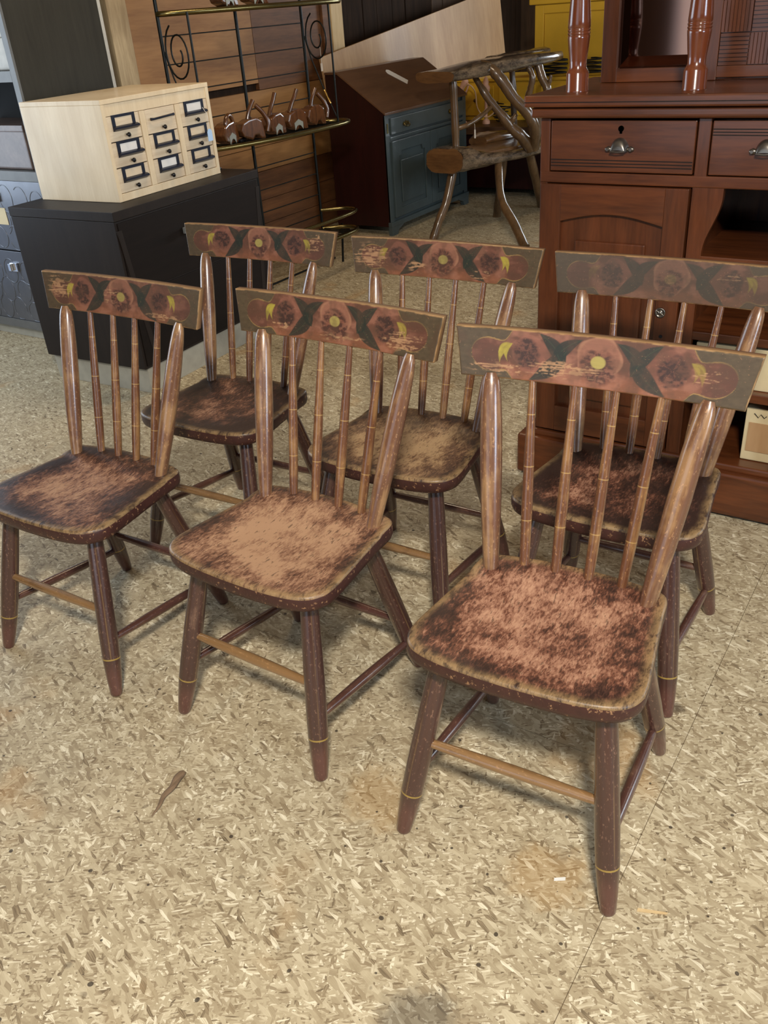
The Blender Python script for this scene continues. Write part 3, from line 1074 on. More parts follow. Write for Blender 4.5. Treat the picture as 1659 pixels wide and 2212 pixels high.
drawer(1.050, 0.652, True)
drawer(0.616, 0.344, False)
drawer(0.308, -0.090, True)


def hutch_door(y0, y1, knob_side):
    z0, z1 = 0.180, 0.938
    dx = HX - 0.012
    w = abs(y0 - y1)
    door = hbuild('door', M['mahogany_v'], [(HX + 0.004, HX + 0.016, y0, y1, z0, z1)], bevel=0.001)
    sw = 0.062
    for a, b in ((y0, y0 - sw), (y1 + sw, y1)):
        hbuild('door_stile', M['mahogany_v'], [(dx, HX + 0.006, a, b, z0, z1)], door, 0.002)
    # arched top rail
    n = 16
    poly = [(y0 - sw - OFF.y, z1), (y1 + sw - OFF.y, z1)]
    for i in range(n + 1):
        t = i / n
        yy = (y1 + sw) + (y0 - y1 - 2 * sw) * t
        poly.append((yy - OFF.y, 0.838 + 0.024 * math.sin(math.pi * t)))
    MB().prism(poly, 'x', dx - OFF.x, HX + 0.006 - OFF.x).build('door_rail', M['mahogany'], door, bevel=0.0015)
    for a, b in ((z0, z0 + 0.085), (0.405, 0.455)):
        hbuild('door_rail', M['mahogany'], [(dx, HX + 0.006, y0 - sw, y1 + sw, a, b)], door, 0.002)
    for a, b in ((0.490, 0.785), (0.300, 0.375)):
        p = hbuild('raised_panel', M['mahogany_v'], [(HX - 0.007, HX + 0.006, y0 - sw - 0.045, y1 + sw + 0.045, a, b)], door, 0.004)
    kb = MB().lathe([(0.004, 0), (0.0145, 0.002), (0.0145, 0.005), (0.0115, 0.0065), (0.011, 0.004), (0.006, 0.004), (0.0045, 0.008), (0.0015, 0.009)], 18)
    for i in range(6):
        a = i * math.pi / 3
        kb.tube([(0.004 * math.cos(a), 0.004 * math.sin(a), 0.006), (0.012 * math.cos(a), 0.012 * math.sin(a), 0.006)], 0.0012, 6)
    ky = y1 + 0.045 if knob_side else y0 - 0.045
    kb.build('door_knob', M['pewter'], door, loc=(dx - OFF.x, ky - OFF.y, 0.604), rot=(0, -math.pi / 2, 0))
    MB().tube([(-0.002, 0, 0), (0.002, 0, 0)], 0.005, 10).build('keyhole', M['black_void'], door, loc=(dx - OFF.x, ky - 0.006 - OFF.y, 0.534))
    return door


hutch_door(1.074, 0.655, True)
hutch_door(0.305, -0.114, False)
# curved bracket stiles round the open middle
for s, (ya, yb) in ((1, (0.650, 0.570)), (-1, (0.310, 0.390))):
    poly = [(ya - OFF.y, 0.941), (yb - OFF.y, 0.941)]
    for t in np.linspace(0, 1, 14):
        bend = 0.5 - 0.5 * math.cos(math.pi * min(1, max(0, (t - 0.1) / 0.9)))
        poly.append((yb + (ya - yb) * 0.50 * bend - OFF.y, 0.941 - 0.172 * t))
    yn = yb + (ya - yb) * 0.50
    poly += [(yn - OFF.y, 0.172), (ya - OFF.y, 0.172)]
    MB().prism(poly, 'x', -0.002, 0.018).build('bracket_stile', M['mahogany_v'], hut, bevel=0.001)
for zz in (0.765, 0.555):
    sh = hbuild('shelf', M['mahogany'], [(HX + 0.003, HB - 0.012, 0.632, 0.328, zz - 0.024, zz)], bevel=0.002)
hbuild('shelf', M['mahogany'], [(HX - 0.008, HB - 0.012, 0.632, 0.328, 0.372, 0.398)], bevel=0.002)
# upper cabinet and turned columns
UX = 2.717
up = hbuild('upper_cabinet', M['mahogany_v'], [(UX + 0.012, UX + 0.16, 1.015, -0.055, 1.169, 1.98)], bevel=0.002)
for a, b in ((1.015, 0.969), (0.735, 0.690), (0.225, 0.180), (-0.009, -0.055)):
    hbuild('frame_stile', M['mahogany_v'], [(UX, UX + 0.014, a, b, 1.169, 1.98)], up, 0.0015)
hbuild('bottom_rail', M['mahogany'], [(UX, UX + 0.014, 0.969, 0.735, 1.169, 1.204)], up, 0.0015)
hbuild('bottom_rail', M['mahogany'], [(UX, UX + 0.014, 0.690, 0.225, 1.176, 1.204)], up, 0.0015)
hbuild('bottom_rail', M['mahogany'], [(UX, UX + 0.014, 0.180, -0.009, 1.169, 1.204)], up, 0.0015)
# bevelled mirror
for a, b in ((0.969, 0.735), (0.180, -0.009)):
    w = 0.030
    P = [(0, a, 1.204), (0, b, 1.204), (0, b, 1.98), (0, a, 1.98), (-0.006, a - w, 1.204 + w), (-0.006, b + w, 1.204 + w), (-0.006, b + w, 1.95), (-0.006, a - w, 1.95)]
    P = [(UX + 0.011 + p[0] - OFF.x, p[1] - OFF.y, p[2]) for p in P]
    MB().add(P, [(0, 1, 5, 4), (1, 2, 6, 5), (2, 3, 7, 6), (3, 0, 4, 7), (4, 5, 6, 7), (3, 2, 1, 0)]).build('bevelled_mirror', M['mirror'], up)
# basket-weave reeded squares
sq = 0.0775
for r in range(10):
    for c_ in range(6):
        y1_ = 0.690 - c_ * sq
        z0_ = 1.204 + r * sq
        hor = (r + c_) % 2 == 0
        mb = MB()
        hb(mb, UX + 0.006, UX + 0.012, y1_ - 0.001, y1_ - sq + 0.001, z0_ + 0.001, z0_ + sq - 0.001)
        nr = 8
        for i in range(nr):
            f0, f1 = (i + 0.12) / nr * sq, (i + 0.88) / nr * sq
            if hor:
                hb(mb, UX + 0.001, UX + 0.006, y1_ - 0.002, y1_ - sq + 0.002, z0_ + f0, z0_ + f1)
            else:
                hb(mb, UX + 0.001, UX + 0.006, y1_ - f0, y1_ - f1, z0_ + 0.002, z0_ + sq - 0.002)
        mb.build('reeded_square', M['mahogany' if hor else 'mahogany_v'], up)
col_prof = [(0.031, 0.0), (0.031, 0.002), (0.0300, 0.004), (0.0300, 0.044), (0.0270, 0.050), (0.0225, 0.058), (0.0230, 0.075), (0.0262, 0.10), (0.0292, 0.128), (0.0296, 0.1335), (0.0285, 0.135), (0.0285, 0.137), (0.0298, 0.138), (0.0298, 0.141), (0.0286, 0.142), (0.0286, 0.144), (0.0299, 0.146), (0.0299, 0.149), (0.0288, 0.150), (0.0288, 0.152), (0.0298, 0.154), (0.0290, 0.17), (0.0265, 0.205), (0.0225, 0.25), (0.020, 0.30), (0.024, 0.36), (0.030, 0.42), (0.028, 0.5), (0.031, 0.55), (0.031, 0.6)]
col_me = MB().lathe(col_prof, 28).mesh('column')
col_me.materials.append(M['mahogany_turned'])
for yy in (1.006, 0.690, 0.270, -0.046):
    obj('column', col_me, None, hut, loc=(2.517 - OFF.x, yy - OFF.y, 1.168))
hbuild('top_cornice', M['mahogany'], [(HX, UX + 0.17, HL, HR, 1.98, 2.03)], up, 0.006)

# things on the open shelves of the sideboard
tag(MB().box(HX + 0.02, HX + 0.33, 0.350, 0.600, 0.399, 0.520).build('storage_box', M['cream_box'], None, bevel=0.003),
    'cream cardboard box on the middle shelf inside the red brown sideboard', 'box')
tag(MB().box(HX + 0.06, HX + 0.32, 0.355, 0.600, 0.5205, 0.5285).build('card_sheet', M['cream_box'], None, bevel=0.002),
    'flat cream card sheet lying on top of the cardboard box in the sideboard', 'card sheet')
pb = thing('picture_box', 'pale box with a faint sketched picture on the bottom shelf of the sideboard', 'box', (HX + 0.06, 0.388, 0.1735))
MB().box(-0.02, 0.25, -0.055, 0.055, 0.0, 0.165).build('box_body', M['cream_box'], pb, bevel=0.003)
MB().box(-0.0225, -0.02, -0.045, 0.043, 0.03, 0.120).build('picture_panel', M['tanboard'], pb)
MB().tube([(-0.0225, 0.032, 0.150), (-0.0225, 0.020, 0.138), (-0.0225, 0.014, 0.149), (-0.0225, 0.004, 0.139), (-0.0225, -0.002, 0.146)], 0.0011, 6).build('ink_scribble', M['black_cord'], pb)

# ------------------------------------------------------------------ dark low chest on the left
CR = 3.2 * D2R
chest = thing('low_chest', 'low espresso brown drawer chest on a pale grey metal plinth', 'chest', (2.405, 2.872, 0), CR)
CW, CD = 0.945, 0.605
chest_body = MB().box(0.0, CW, 0.0, CD, 0.118, 0.735).build('body', M['espresso'], chest, bevel=0.002)
MB().box(-0.004, CW + 0.004, -0.006, CD, 0.737, 0.774).build('top', M['espresso'], chest, bevel=0.002)
MB().box(0.022, CW - 0.022, 0.012, CD - 0.012, 0.0, 0.118).build('plinth', M['plinth_silver'], chest, bevel=0.002)
MB().prism([(0.0, 0.70), (0.026, 0.70), (0.092, 0.122), (0.066, 0.122)], 'y', -0.006, 0.0).build('slanted_brace', M['espresso'], chest, bevel=0.001)
MB().prism([(CW, 0.70), (CW - 0.026, 0.70), (CW - 0.092, 0.122), (CW - 0.066, 0.122)], 'y', -0.006, 0.0).build('slanted_brace', M['espresso'], chest, bevel=0.001)
for z0, z1 in ((0.445, 0.728), (0.130, 0.438)):
    d = MB().box(0.012, CW - 0.012, -0.0045, 0.004, z0, z1).build('drawer', M['espresso_front'], chest, bevel=0.0015)
    hd = MB()
    zz = z0 + (z1 - z0) * 0.62
    hd.box(0.375, 0.391, -0.032, -0.004, zz - 0.013, zz + 0.013)
    hd.box(0.368, 0.398, -0.040, -0.032, zz - 0.018, zz + 0.018)
    hd.build('handle', M['silver'], d, bevel=0.003)

# nine-drawer card file on the chest
CF = 4.0 * D2R
cf = thing('card_file', 'pale maple card file of nine small drawers with navy label holders, on the dark chest', 'card file', (2.560, 2.992, 0.775), CF)
KW, KD, KH = 0.672, 0.455, 0.385
mb = MB()
mb.box(0, 0.020, 0, KD, 0, KH - 0.018).box(KW - 0.020, KW, 0, KD, 0, KH - 0.018).box(0.020, KW - 0.020, 0, KD, 0, 0.030).box(0.020, KW - 0.020, KD - 0.01, KD, 0.03, KH - 0.018)
mb.build('case', M['maple'], cf, bevel=0.0015)
MB().box(0, KW, -0.001, KD, KH - 0.018, KH).build('top', M['maple'], cf, bevel=0.002)
MB().box(0.020, KW - 0.020, 0.004, 0.03, KH - 0.062, KH - 0.019).build('top_rail', M['maple'], cf)
cw = (KW - 0.040 - 2 * 0.034) / 3
rh = (KH - 0.062 - 0.030) / 3
for i in (0, 1):
    x = 0.020 + cw * (i + 1) + 0.034 * i
    MB().box(x + 0.0015, x + 0.0325, 0.001, 0.03, 0.031, KH - 0.0635).build('divider', M['maple'], cf)
MB().box(0.018, KW - 0.018, 0.020, 0.022, 0.028, KH - 0.06).build('dark_gap', M['bench_brown'], cf)
for c_ in range(3):
    for r in range(3):
        x0 = 0.020 + c_ * (cw + 0.034) + 0.002
        x1 = x0 + cw - 0.004
        z0 = 0.030 + r * rh + 0.002
        z1 = z0 + rh - 0.004
        d = MB().box(x0, x1, 0.003, 0.018, z0, z1).build('drawer', M['maple_h'], cf, bevel=0.001)
        xm, zm = (x0 + x1) / 2, z0 + 0.062
        hw = 0.066
        if c_ == 1 and r == 2:
            p = MB().tube([(xm - hw - 0.006, -0.006, zm - 0.006), (xm - hw + 0.01, -0.010, zm - 0.007), (xm + hw - 0.01, -0.010, zm - 0.003), (xm + hw + 0.008, -0.006, zm - 0.003)], [0.006, 0.0045, 0.0045, 0.006], 8)
            p.build('broken_holder_bar', M['navy'], d)
        else:
            h = MB()
            h.box(xm - hw, xm + hw, 0.0, 0.003, zm + 0.025, zm + 0.035).box(xm - hw, xm - hw + 0.017, 0.0, 0.003, zm - 0.012, zm + 0.025).box(xm + hw - 0.017, xm + hw, 0.0, 0.003, zm - 0.012, zm + 0.025)
            h.prism([(0.003, zm - 0.012), (0.0, zm - 0.012 + 0.006), (-0.012, zm - 0.010), (-0.015, zm - 0.017), (0.003, zm - 0.026)], 'x', xm - hw, xm + hw + 0.008)
            h.build('label_holder', M['navy'], d)
            MB().box(xm - hw + 0.012, xm + hw - 0.012, 0.0018, 0.003, zm - 0.010, zm + 0.028).build('label_card', M['tagwhite' if (c_, r) in ((2, 2), (0, 1), (1, 0)) else 'maple_h'], d)
        kb = MB().lathe([(0.0045, 0), (0.004, 0.006), (0.0085, 0.010), (0.0092, 0.014), (0.0065, 0.018), (0.002, 0.0195)], 14)
        kb.build('knob', M['knob_black'], d, loc=(xm + 0.004, 0.003, z0 + 0.018), rot=(math.pi / 2, 0, 0))
tg = thing('price_tag', 'small pale blue price tag hanging on a string from the card file', 'tag', (2.560 + math.cos(CF) * 0.606 + math.sin(CF) * 0.026, 2.992 + math.sin(CF) * 0.606 - math.cos(CF) * 0.026, 0.775), CF)
MB().tube([(-0.010, 0.012, 0.291), (-0.002, 0.0, 0.265), (0.0, 0.0, 0.225), (0.0, 0.0, 0.197)], 0.0012, 6).build('string', M['string'], tg)
MB().prism([(-0.016, 0.150), (0.016, 0.150), (0.016, 0.188), (0.008, 0.200), (-0.008, 0.200), (-0.016, 0.188)], 'y', -0.001, 0.001).build('card', M['tagblue'], tg)

# ------------------------------------------------------------------ tall storage cabinet at the left edge
WX, WY = 2.72, 3.66
wd = thing('storage_cabinet', 'tall dark storage cabinet with pebble patterned metal drawers and open niches', 'cabinet', (WX, WY, 0))
WW, WD, WH = 1.0, 0.52, 1.95
MB().box(0.0, WD, 0.0, 0.028, 0.075, WH).build('side_panel', M['olive_panel'], wd, bevel=0.001)
MB().box(0.0, WD, WW - 0.028, WW, 0.075, WH).build('side_panel', M['olive_panel'], wd, bevel=0.001)
MB().box(WD, WD + 0.018, -0.001, WW, 0.075, WH).build('back_panel', M['linen'], wd)
MB().box(0.0, WD, 0.028, WW - 0.028, WH - 0.03, WH).build('top', M['olive_panel'], wd)
MB().box(-0.012, 0.0, -0.002, 0.034, 0.075, WH).build('front_stile', M['frame_grey'], wd, bevel=0.001)
MB().box(-0.012, 0.0, WW - 0.034, WW + 0.002, 0.075, WH).build('front_stile', M['frame_grey'], wd, bevel=0.001)
for zc in (0.080, 0.827, 1.245, 1.62):
    MB().box(-0.012, WD, 0.034, WW - 0.034, zc - 0.022, zc + 0.022).build('front_rail' if zc < 0.1 else 'shelf', M['frame_grey'], wd, bevel=0.001)
MB().box(0.02, WD, 0.02, WW - 0.02, 0.0, 0.058).build('plinth', M['plinth_silver'], wd, bevel=0.002)
MB().box(0.30, 0.31, 0.03, WW - 0.03, 0.85, WH - 0.03).build('niche_back', M['black_void'], wd)


def pebble_drawer(z0, z1, seed):
    d = MB().box(-0.008, 0.30, 0.037, WW - 0.037, z0, z1).build('drawer', M['slate_metal'], wd, bevel=0.0015)
    rr = random.Random(seed)
    mb = MB()
    n = 0
    for row in range(3):
        for c_ in range(8):
            yc = 0.085 + c_ * 0.118 + (0.055 if row % 2 else 0) + rr.uniform(-0.008, 0.008)
            zc = z0 + 0.055 + row * (z1 - z0 - 0.05) / 3 + rr.uniform(-0.008, 0.008)
            ry, rz_ = rr.uniform(0.046, 0.056), rr.uniform(0.052, 0.066)
            if yc + ry > WW - 0.04 or zc + rz_ > z1 - 0.003:
                continue
            a0 = rr.uniform(0, 6.28)
            span = rr.choice([2 * math.pi * 0.97, 4.4, 5.0])
            pts = []
            for i in range(22):
                a = a0 + span * i / 21
                pts.append((-0.0075, max(0.04, yc + ry * math.cos(a)), max(z0 + 0.003, zc + rz_ * math.sin(a))))
            mb.tube(pts, 0.0026, 6)
    mb.build('embossed_pebbles', M['slate_metal'], d)
    for yc in (0.39, 0.76):
        zl = z1 - 0.095
        h = MB().box(-0.020, -0.008, yc - 0.028, yc + 0.028, zl - 0.004, zl + 0.04)
        h.box(-0.034, -0.020, yc + 0.004, yc + 0.026, zl + 0.0, zl + 0.036)
        h.build('latch', M['chrome'], d, bevel=0.002)
    return d


pebble_drawer(0.470, 0.803, 3)
pebble_drawer(0.104, 0.463, 8)
bn = thing('storage_bin', 'brown leather covered bin in the lower niche of the tall cabinet', 'bin', (WX + 0.02, WY + 0.36, 0.8495))
MB().box(0, 0.26, -0.27, 0.27, 0, 0.185).build('bin_body', M['leather'], bn, bevel=0.012, seg=3)
MB().box(-0.004, 0.264, -0.274, 0.274, 0.165, 0.195).build('bin_rim', M['leather'], bn, bevel=0.006)
bn2 = thing('storage_bin', 'pale grey fabric bin in the upper niche of the tall cabinet', 'bin', (WX + 0.02, WY + 0.34, 1.2675))
MB().box(0, 0.26, -0.28, 0.28, 0, 0.13).build('bin_body', M['linen'], bn2, bevel=0.012, seg=3)
MB().box(-0.004, 0.264, -0.284, 0.284, 0.13, 0.16).build('bin_rim', M['linen'], bn2, bevel=0.006)
lab = tag(MB().box(WX - 0.0105, WX - 0.0085, WY + 0.345, WY + 0.45, 0.595, 0.675).build('paper_label', M['cream_box']), 'cream paper label stuck on the upper pebble patterned drawer', 'label')

# ------------------------------------------------------------------ wrought iron baker's rack
RX0, RXC, RX1, RY = 3.372, 3.918, 4.466, 3.42
rk = thing('bakers_rack', "black wrought iron baker's rack with brass rimmed shelves and scroll sides", 'rack', (RXC, RY, 0))
RO = Vector((RXC, RY, 0))


def rp(*pts):
    return [Vector(p) - RO for p in pts]


for x, r in ((RX0, 0.0085), (RXC, 0.009), (RX1, 0.0085)):
    MB().tube(rp((x, RY, 0.0), (x, RY, 1.95)), r, 10).build('upright', M['iron'], rk)
for x in (RX0, RX1):
    MB().tube(rp((x, RY - 0.19, 0.82), (x, RY - 0.19, 1.437)), 0.0055, 8).build('side_bar', M['iron'], rk)
    MB().tube(rp((x + (0.1 if x > 4 else -0.02), RY - 0.06, 0.0), (x + (0.1 if x > 4 else -0.02), RY - 0.08, 0.24)), 0.007, 8).build('foot_leg', M['iron'], rk)
for zz in (1.345, 1.225, 1.105, 0.965, 0.67, 0.55, 0.43, 0.31):
    MB().tube(rp((RX0, RY, zz), (RX1, RY, zz)), 0.0032, 6).build('back_wire', M['iron'], rk)
MB().tube(rp((RX0, RY, 0.02), (RX1 + 0.1, RY, 0.02)), 0.006, 6).build('base_bar', M['iron'], rk)
for x in (RX0, RX1):
    # scroll bracket in the plane of the side
    for ztop in (1.42, 1.80):
        pts = []
        cy, cz = RY - 0.096, ztop - 0.150
        for i in range(40):
            a = math.pi * 0.62 - 0.0 + i * (3.55 * math.pi) / 39
            r = 0.020 + (0.088 - 0.020) * (1 - i / 39) ** 0.9
            pts.append((x, cy - r * math.cos(a) * 0.95, cz + 1.45 * r * math.sin(a)))
        tail = [(x, RY - 0.185, ztop - 0.50), (x, RY - 0.13, ztop - 0.40), (x, RY - 0.065, ztop - 0.285), (x, RY - 0.028, ztop - 0.21), (x, RY - 0.012, ztop - 0.15)]
        MB().tube(rp(*pts), 0.0042, 7).build('scroll', M['iron'], rk)
        if ztop < 1.5:
            b = MB().tube(rp((x, RY - 0.008, ztop - 0.14), (x, RY - 0.04, ztop - 0.25), (x, RY - 0.105, ztop - 0.40), (x, RY - 0.185, ztop - 0.56)), 0.0038, 7).build('diagonal_brace', M['iron'], rk)
            MB().tube(rp((x, RY - 0.112, ztop - 0.415), (x, RY - 0.121, ztop - 0.433), (x, RY - 0.130, ztop - 0.452), (x, RY - 0.140, ztop - 0.470), (x, RY - 0.150, ztop - 0.487)), [0.004, 0.0075, 0.005, 0.0075, 0.004], 9).build('brass_collar', M['brass_bright'], b)
RAIL = [(3.372, 3.42), (3.385, 3.385), (3.44, 3.34), (3.56, 3.285), (3.72, 3.235), (3.92, 3.195), (4.12, 3.178), (4.32, 3.172), (4.46, 3.180), (4.535, 3.205), (4.565, 3.25), (4.555, 3.31), (4.51, 3.37), (4.466, 3.42)]


def spline(pts, k=5):
    out = []
    P = [Vector((*p, 0)) if len(p) == 2 else Vector(p) for p in pts]
    n = len(P)
    for i in range(n - 1):
        p0, p1, p2, p3 = P[max(i - 1, 0)], P[i], P[i + 1], P[min(i + 2, n - 1)]
        for s in range(k):
            t = s / k
            out.append(0.5 * ((2 * p1) + (p2 - p0) * t + (2 * p0 - 5 * p1 + 4 * p2 - p3) * t * t + (3 * p1 - p0 - 3 * p2 + p3) * t ** 3))
    out.append(P[-1])
    return out


rail_pts = spline(RAIL)


def rail_y_at(x):
    best = min((abs(p.x - x), p.y) for p in rail_pts if p.y < 3.40)
    return best[1]


for zz, slats in ((1.437, True), (0.832, True), (0.335, False), (0.225, True)):
    sh = MB().tube([Vector((p.x, p.y, zz)) - RO for p in rail_pts], 0.0125 if slats else 0.011, 12).build('shelf_rail' if slats else 'gallery_rail', M['brass'], rk)
    if slats:
        x = RX0 + 0.05
        while x < RX1 + 0.02:
            MB().tube(rp((x, RY, zz + 0.002), (x, rail_y_at(x), zz + 0.002)), 0.0038, 6).build('slat', M['iron'], sh)
            x += 0.036

# carved wooden pieces on the rack


def carving(name, label, x, y, z, rz, tilt, kind):
    t = thing(name, label, 'carving', (x, y, z), rz, 'brown carvings on the iron rack')
    tl = Matrix.Rotation(tilt, 4, 'Y')
    b = MB()
    # body: thick block swelling towards the cut face, notched underneath
    prof = [(-0.075, 0.050), (-0.060, 0.085), (-0.02, 0.100), (0.03, 0.105), (0.062, 0.085), (0.068, 0.045), (0.074, 0.0), (0.045, 0.0), (0.030, 0.022), (0.010, 0.022), (-0.005, 0.0), (-0.03, 0.010), (-0.06, 0.02)]
    b.prism(prof, 'y', -0.036, 0.036)
    b.build('carved_body', M['figure'], t, bevel=0.009, seg=3)
    e = MB().prism([(0.0, 0.012), (0.030, 0.012), (0.030, 0.075), (0.012, 0.088), (-0.012, 0.078), (-0.03, 0.06), (-0.03, 0.012), (-0.012, 0.030)], 'x', 0.066, 0.0705)
    if kind != 2:
        MB().prism([(-0.030, 0.002), (-0.014, 0.022), (0.0, 0.026), (0.014, 0.022), (0.030, 0.002), (0.032, 0.038), (0.0, 0.055), (-0.032, 0.038)], 'y', -0.0385, -0.036).build('cut_face', M['figure_end'], t)
    h = MB()
    if kind == 1:
        h.tube(spline([(-0.03, 0.0, 0.09), (-0.005, 0.0, 0.13), (0.018, -0.005, 0.165), (0.035, -0.01, 0.200)]), 0.0115, 10)
        h.build('upright_peg', M['figure'], t)
    elif kind == 0:
        h.tube([(0.012 + 0.038 * math.cos(a), -0.02, 0.085 + 0.05 * math.sin(a)) for a in np.linspace(0, 2 * math.pi, 22)[:-1]], 0.011, 9, closed=True)
        h.build('ring_handle', M['figure'], t)
    else:
        h.tube(spline([(0.05, 0.0, 0.16), (0.085, -0.01, 0.12), (0.105, -0.02, 0.07), (0.095, -0.02, 0.03)]), 0.012, 10)
        h.build('curved_arm', M['figure'], t)
        MB().tube(spline([(-0.01, 0.0, 0.09), (0.01, 0.0, 0.14), (0.04, 0.0, 0.185)]), 0.011, 10).build('upright_peg', M['figure'], t)
    return t


carving('wood_carving', 'pale brown carving with ring handle at left of the rack shelf beside the card file', 3.62, 3.328, 0.8395, 0.2, 0, 0)
carving('wood_carving', 'brown carving with curved arm second from left on the rack shelf', 3.775, 3.30, 0.8395, -0.3, 0, 2)
carving('wood_carving', 'orange brown carving with upright peg in the middle of the rack shelf', 3.955, 3.29, 0.8395, 0.1, 0, 1)
carving('wood_carving', 'dark brown carving with tall peg right of the middle on the rack shelf', 4.13, 3.285, 0.8395, -0.15, 0, 1)
carving('wood_carving', 'dark carving with bent arm at the right end of the rack shelf', 4.31, 3.29, 0.8395, -0.1, 0, 2)
carving('wood_carving', 'carving with notched pale foot at left on the top rack shelf', 3.72, 3.31, 1.4445, 0.1, 0, 0)
carving('wood_carving', 'carving with notched pale foot at right on the top rack shelf', 3.92, 3.29, 1.4445, -0.1, 0, 0)
st = thing('price_tag', 'white string tag hanging from the right scroll of the iron rack', 'tag', (RX1, RY - 0.11, 1.2))
MB().tube([(0, 0, 0.022), (0.0, -0.001, -0.02), (0.001, 0, -0.06)], 0.0013, 5).build('string', M['string'], st)
MB().box(-0.0006, 0.0006, -0.006, 0.006, -0.10, -0.06).build('card', M['tagwhite'], st)

# ------------------------------------------------------------------ slant-front desk
dk = thing('slant_desk', 'slant-lid desk with dark red side and blue grey drawer and doors', 'desk', (5.245, 3.42, 0))
DW, DD = 1.12, 0.45
side = [(0.0, 0.06), (DD, 0.06), (DD, 1.022), (DD - 0.10, 1.022), (0.0, 0.778)]
MB().prism(side, 'x', 0, 0.022).build('side_panel', M['desk_side'], dk, bevel=0.001)
MB().prism(side, 'x', DW - 0.022, DW).build('side_panel', M['desk_side'], dk, bevel=0.001)
MB().box(0.022, DW - 0.022, DD - 0.015, DD, 0.06, 1.02).build('back', M['desk_side'], dk)
MB().prism([(-0.012, 0.772), (-0.012, 0.786), (DD - 0.098, 1.036), (DD, 1.036), (DD, 1.022), (DD - 0.10, 1.022)], 'x', -0.006, DW + 0.006).build('slant_lid', M['desk_lid'], dk, bevel=0.0015)
MB().box(0.022, DW - 0.022, 0.012, 0.03, 0.06, 0.775).build('front_frame', M['desk_blue'], dk)
MB().box(0.0, 0.05, -0.002, 0.012, 0.06, 0.77).build('front_stile', M['desk_blue'], dk, bevel=0.002)
MB().box(DW - 0.05, DW, -0.002, 0.012, 0.06, 0.77).build('front_stile', M['desk_blue'], dk, bevel=0.002)
MB().box(0.05, DW - 0.05, -0.006, 0.012, 0.612, 0.632).build('waist_moulding', M['desk_blue'], dk, bevel=0.004)
dd = MB().box(0.058, DW - 0.058, -0.012, 0.012, 0.645, 0.748).build('drawer', M['desk_blue'], dk, bevel=0.005)


def bail(parent, x, y, z):
    p = MB().prism([(x - 0.042, z), (x - 0.03, z + 0.016), (x - 0.012, z + 0.012), (x, z + 0.024), (x + 0.012, z + 0.012), (x + 0.03, z + 0.016), (x + 0.042, z), (x + 0.03, z - 0.014), (x + 0.012, z - 0.010), (x, z - 0.020), (x - 0.012, z - 0.010), (x - 0.03, z - 0.014)], 'y', y - 0.002, y).build('brass_pull', M['brass'], parent)
    MB().tube(spline([(x - 0.030, y - 0.006, z + 0.004), (x - 0.028, y - 0.016, z - 0.010), (x, y - 0.02, z - 0.016), (x + 0.028, y - 0.016, z - 0.010), (x + 0.030, y - 0.006, z + 0.004)]), 0.0032, 7).build('bail_handle', M['brass'], p)


bail(dd, 0.245, -0.012, 0.695)
bail(dd, DW - 0.245, -0.012, 0.695)
MB().box(0.018, 0.034, -0.005, 0.0, 0.66, 0.72).build('lid_support', M['brass'], dk)
for x0, x1 in ((0.055, DW / 2 - 0.004), (DW / 2 + 0.004, DW - 0.055)):
    d = MB().box(x0, x1, -0.004, 0.012, 0.115, 0.605).build('door', M['desk_blue'], dk, bevel=0.002)
    for a, b in ((x0, x0 + 0.075), (x1 - 0.075, x1)):
        MB().box(a, b, -0.016, -0.004, 0.115, 0.605).build('door_stile', M['desk_blue'], d, bevel=0.003)
    MB().box(x0 + 0.075, x1 - 0.075, -0.016, -0.004, 0.115, 0.17).build('door_rail', M['desk_blue'], d, bevel=0.003)
    xa, xb = x0 + 0.075, x1 - 0.075
    MB().prism([(xa, 0.605), (xb, 0.605), (xb, 0.505), (xb - 0.03, 0.505), (xb - 0.04, 0.535), (xa + 0.04, 0.535), (xa + 0.03, 0.505), (xa, 0.505)], 'y', -0.016, -0.004).build('door_rail', M['desk_blue'], d, bevel=0.003)
    MB().box(xa + 0.028, xb - 0.028, -0.013, -0.004, 0.20, 0.475).build('raised_panel', M['desk_blue'], d, bevel=0.007)
for x0, x1, s in ((0.0, 0.15, 1), (DW - 0.15, DW, -1)):
    xi, xo = (x1, x0) if s > 0 else (x0, x1)
    MB().prism([(xo, 0.0), (xo + s * 0.07, 0.0), (xo + s * 0.085, 0.03), (xi, 0.052), (xi, 0.062), (xo, 0.062)], 'y', -0.012, 0.02).build('bracket_foot', M['desk_blue'], dk, bevel=0.003)
MB().box(-0.002, DW + 0.002, -0.016, 0.02, 0.058, 0.092).build('base_moulding', M['desk_blue'], dk, bevel=0.006)
for x in (0.002, DW - 0.052):
    MB().box(x, x + 0.05, DD - 0.06, DD - 0.002, 0.0, 0.062).build('back_foot', M['desk_side'], dk)
sl = math.atan2(1.036 - 0.786, DD - 0.098 + 0.012)
tgd = thing('price_tag', 'white price tag lying on the slanted desk lid', 'tag', (5.80, 3.42 + 0.235, 0.786 + 0.247 * math.tan(sl) + 0.0015))
tgd.rotation_euler = (sl, 0, 0.0)
MB().prism([(-0.085, -0.032), (0.068, -0.032), (0.086, -0.014), (0.086, 0.014), (0.068, 0.032), (-0.085, 0.032)], 'z', 0.0, 0.0012).build('card', M['tagwhite'], tgd, rot=(0, 0, 2.1))
MB().tube([(0.0, 0, 0.0016), (0.006, 0.004, 0.0022), (0.010, 0.001, 0.0016)], 0.001, 5).build('string', M['string'], tgd, loc=(-0.034, 0.038, 0))

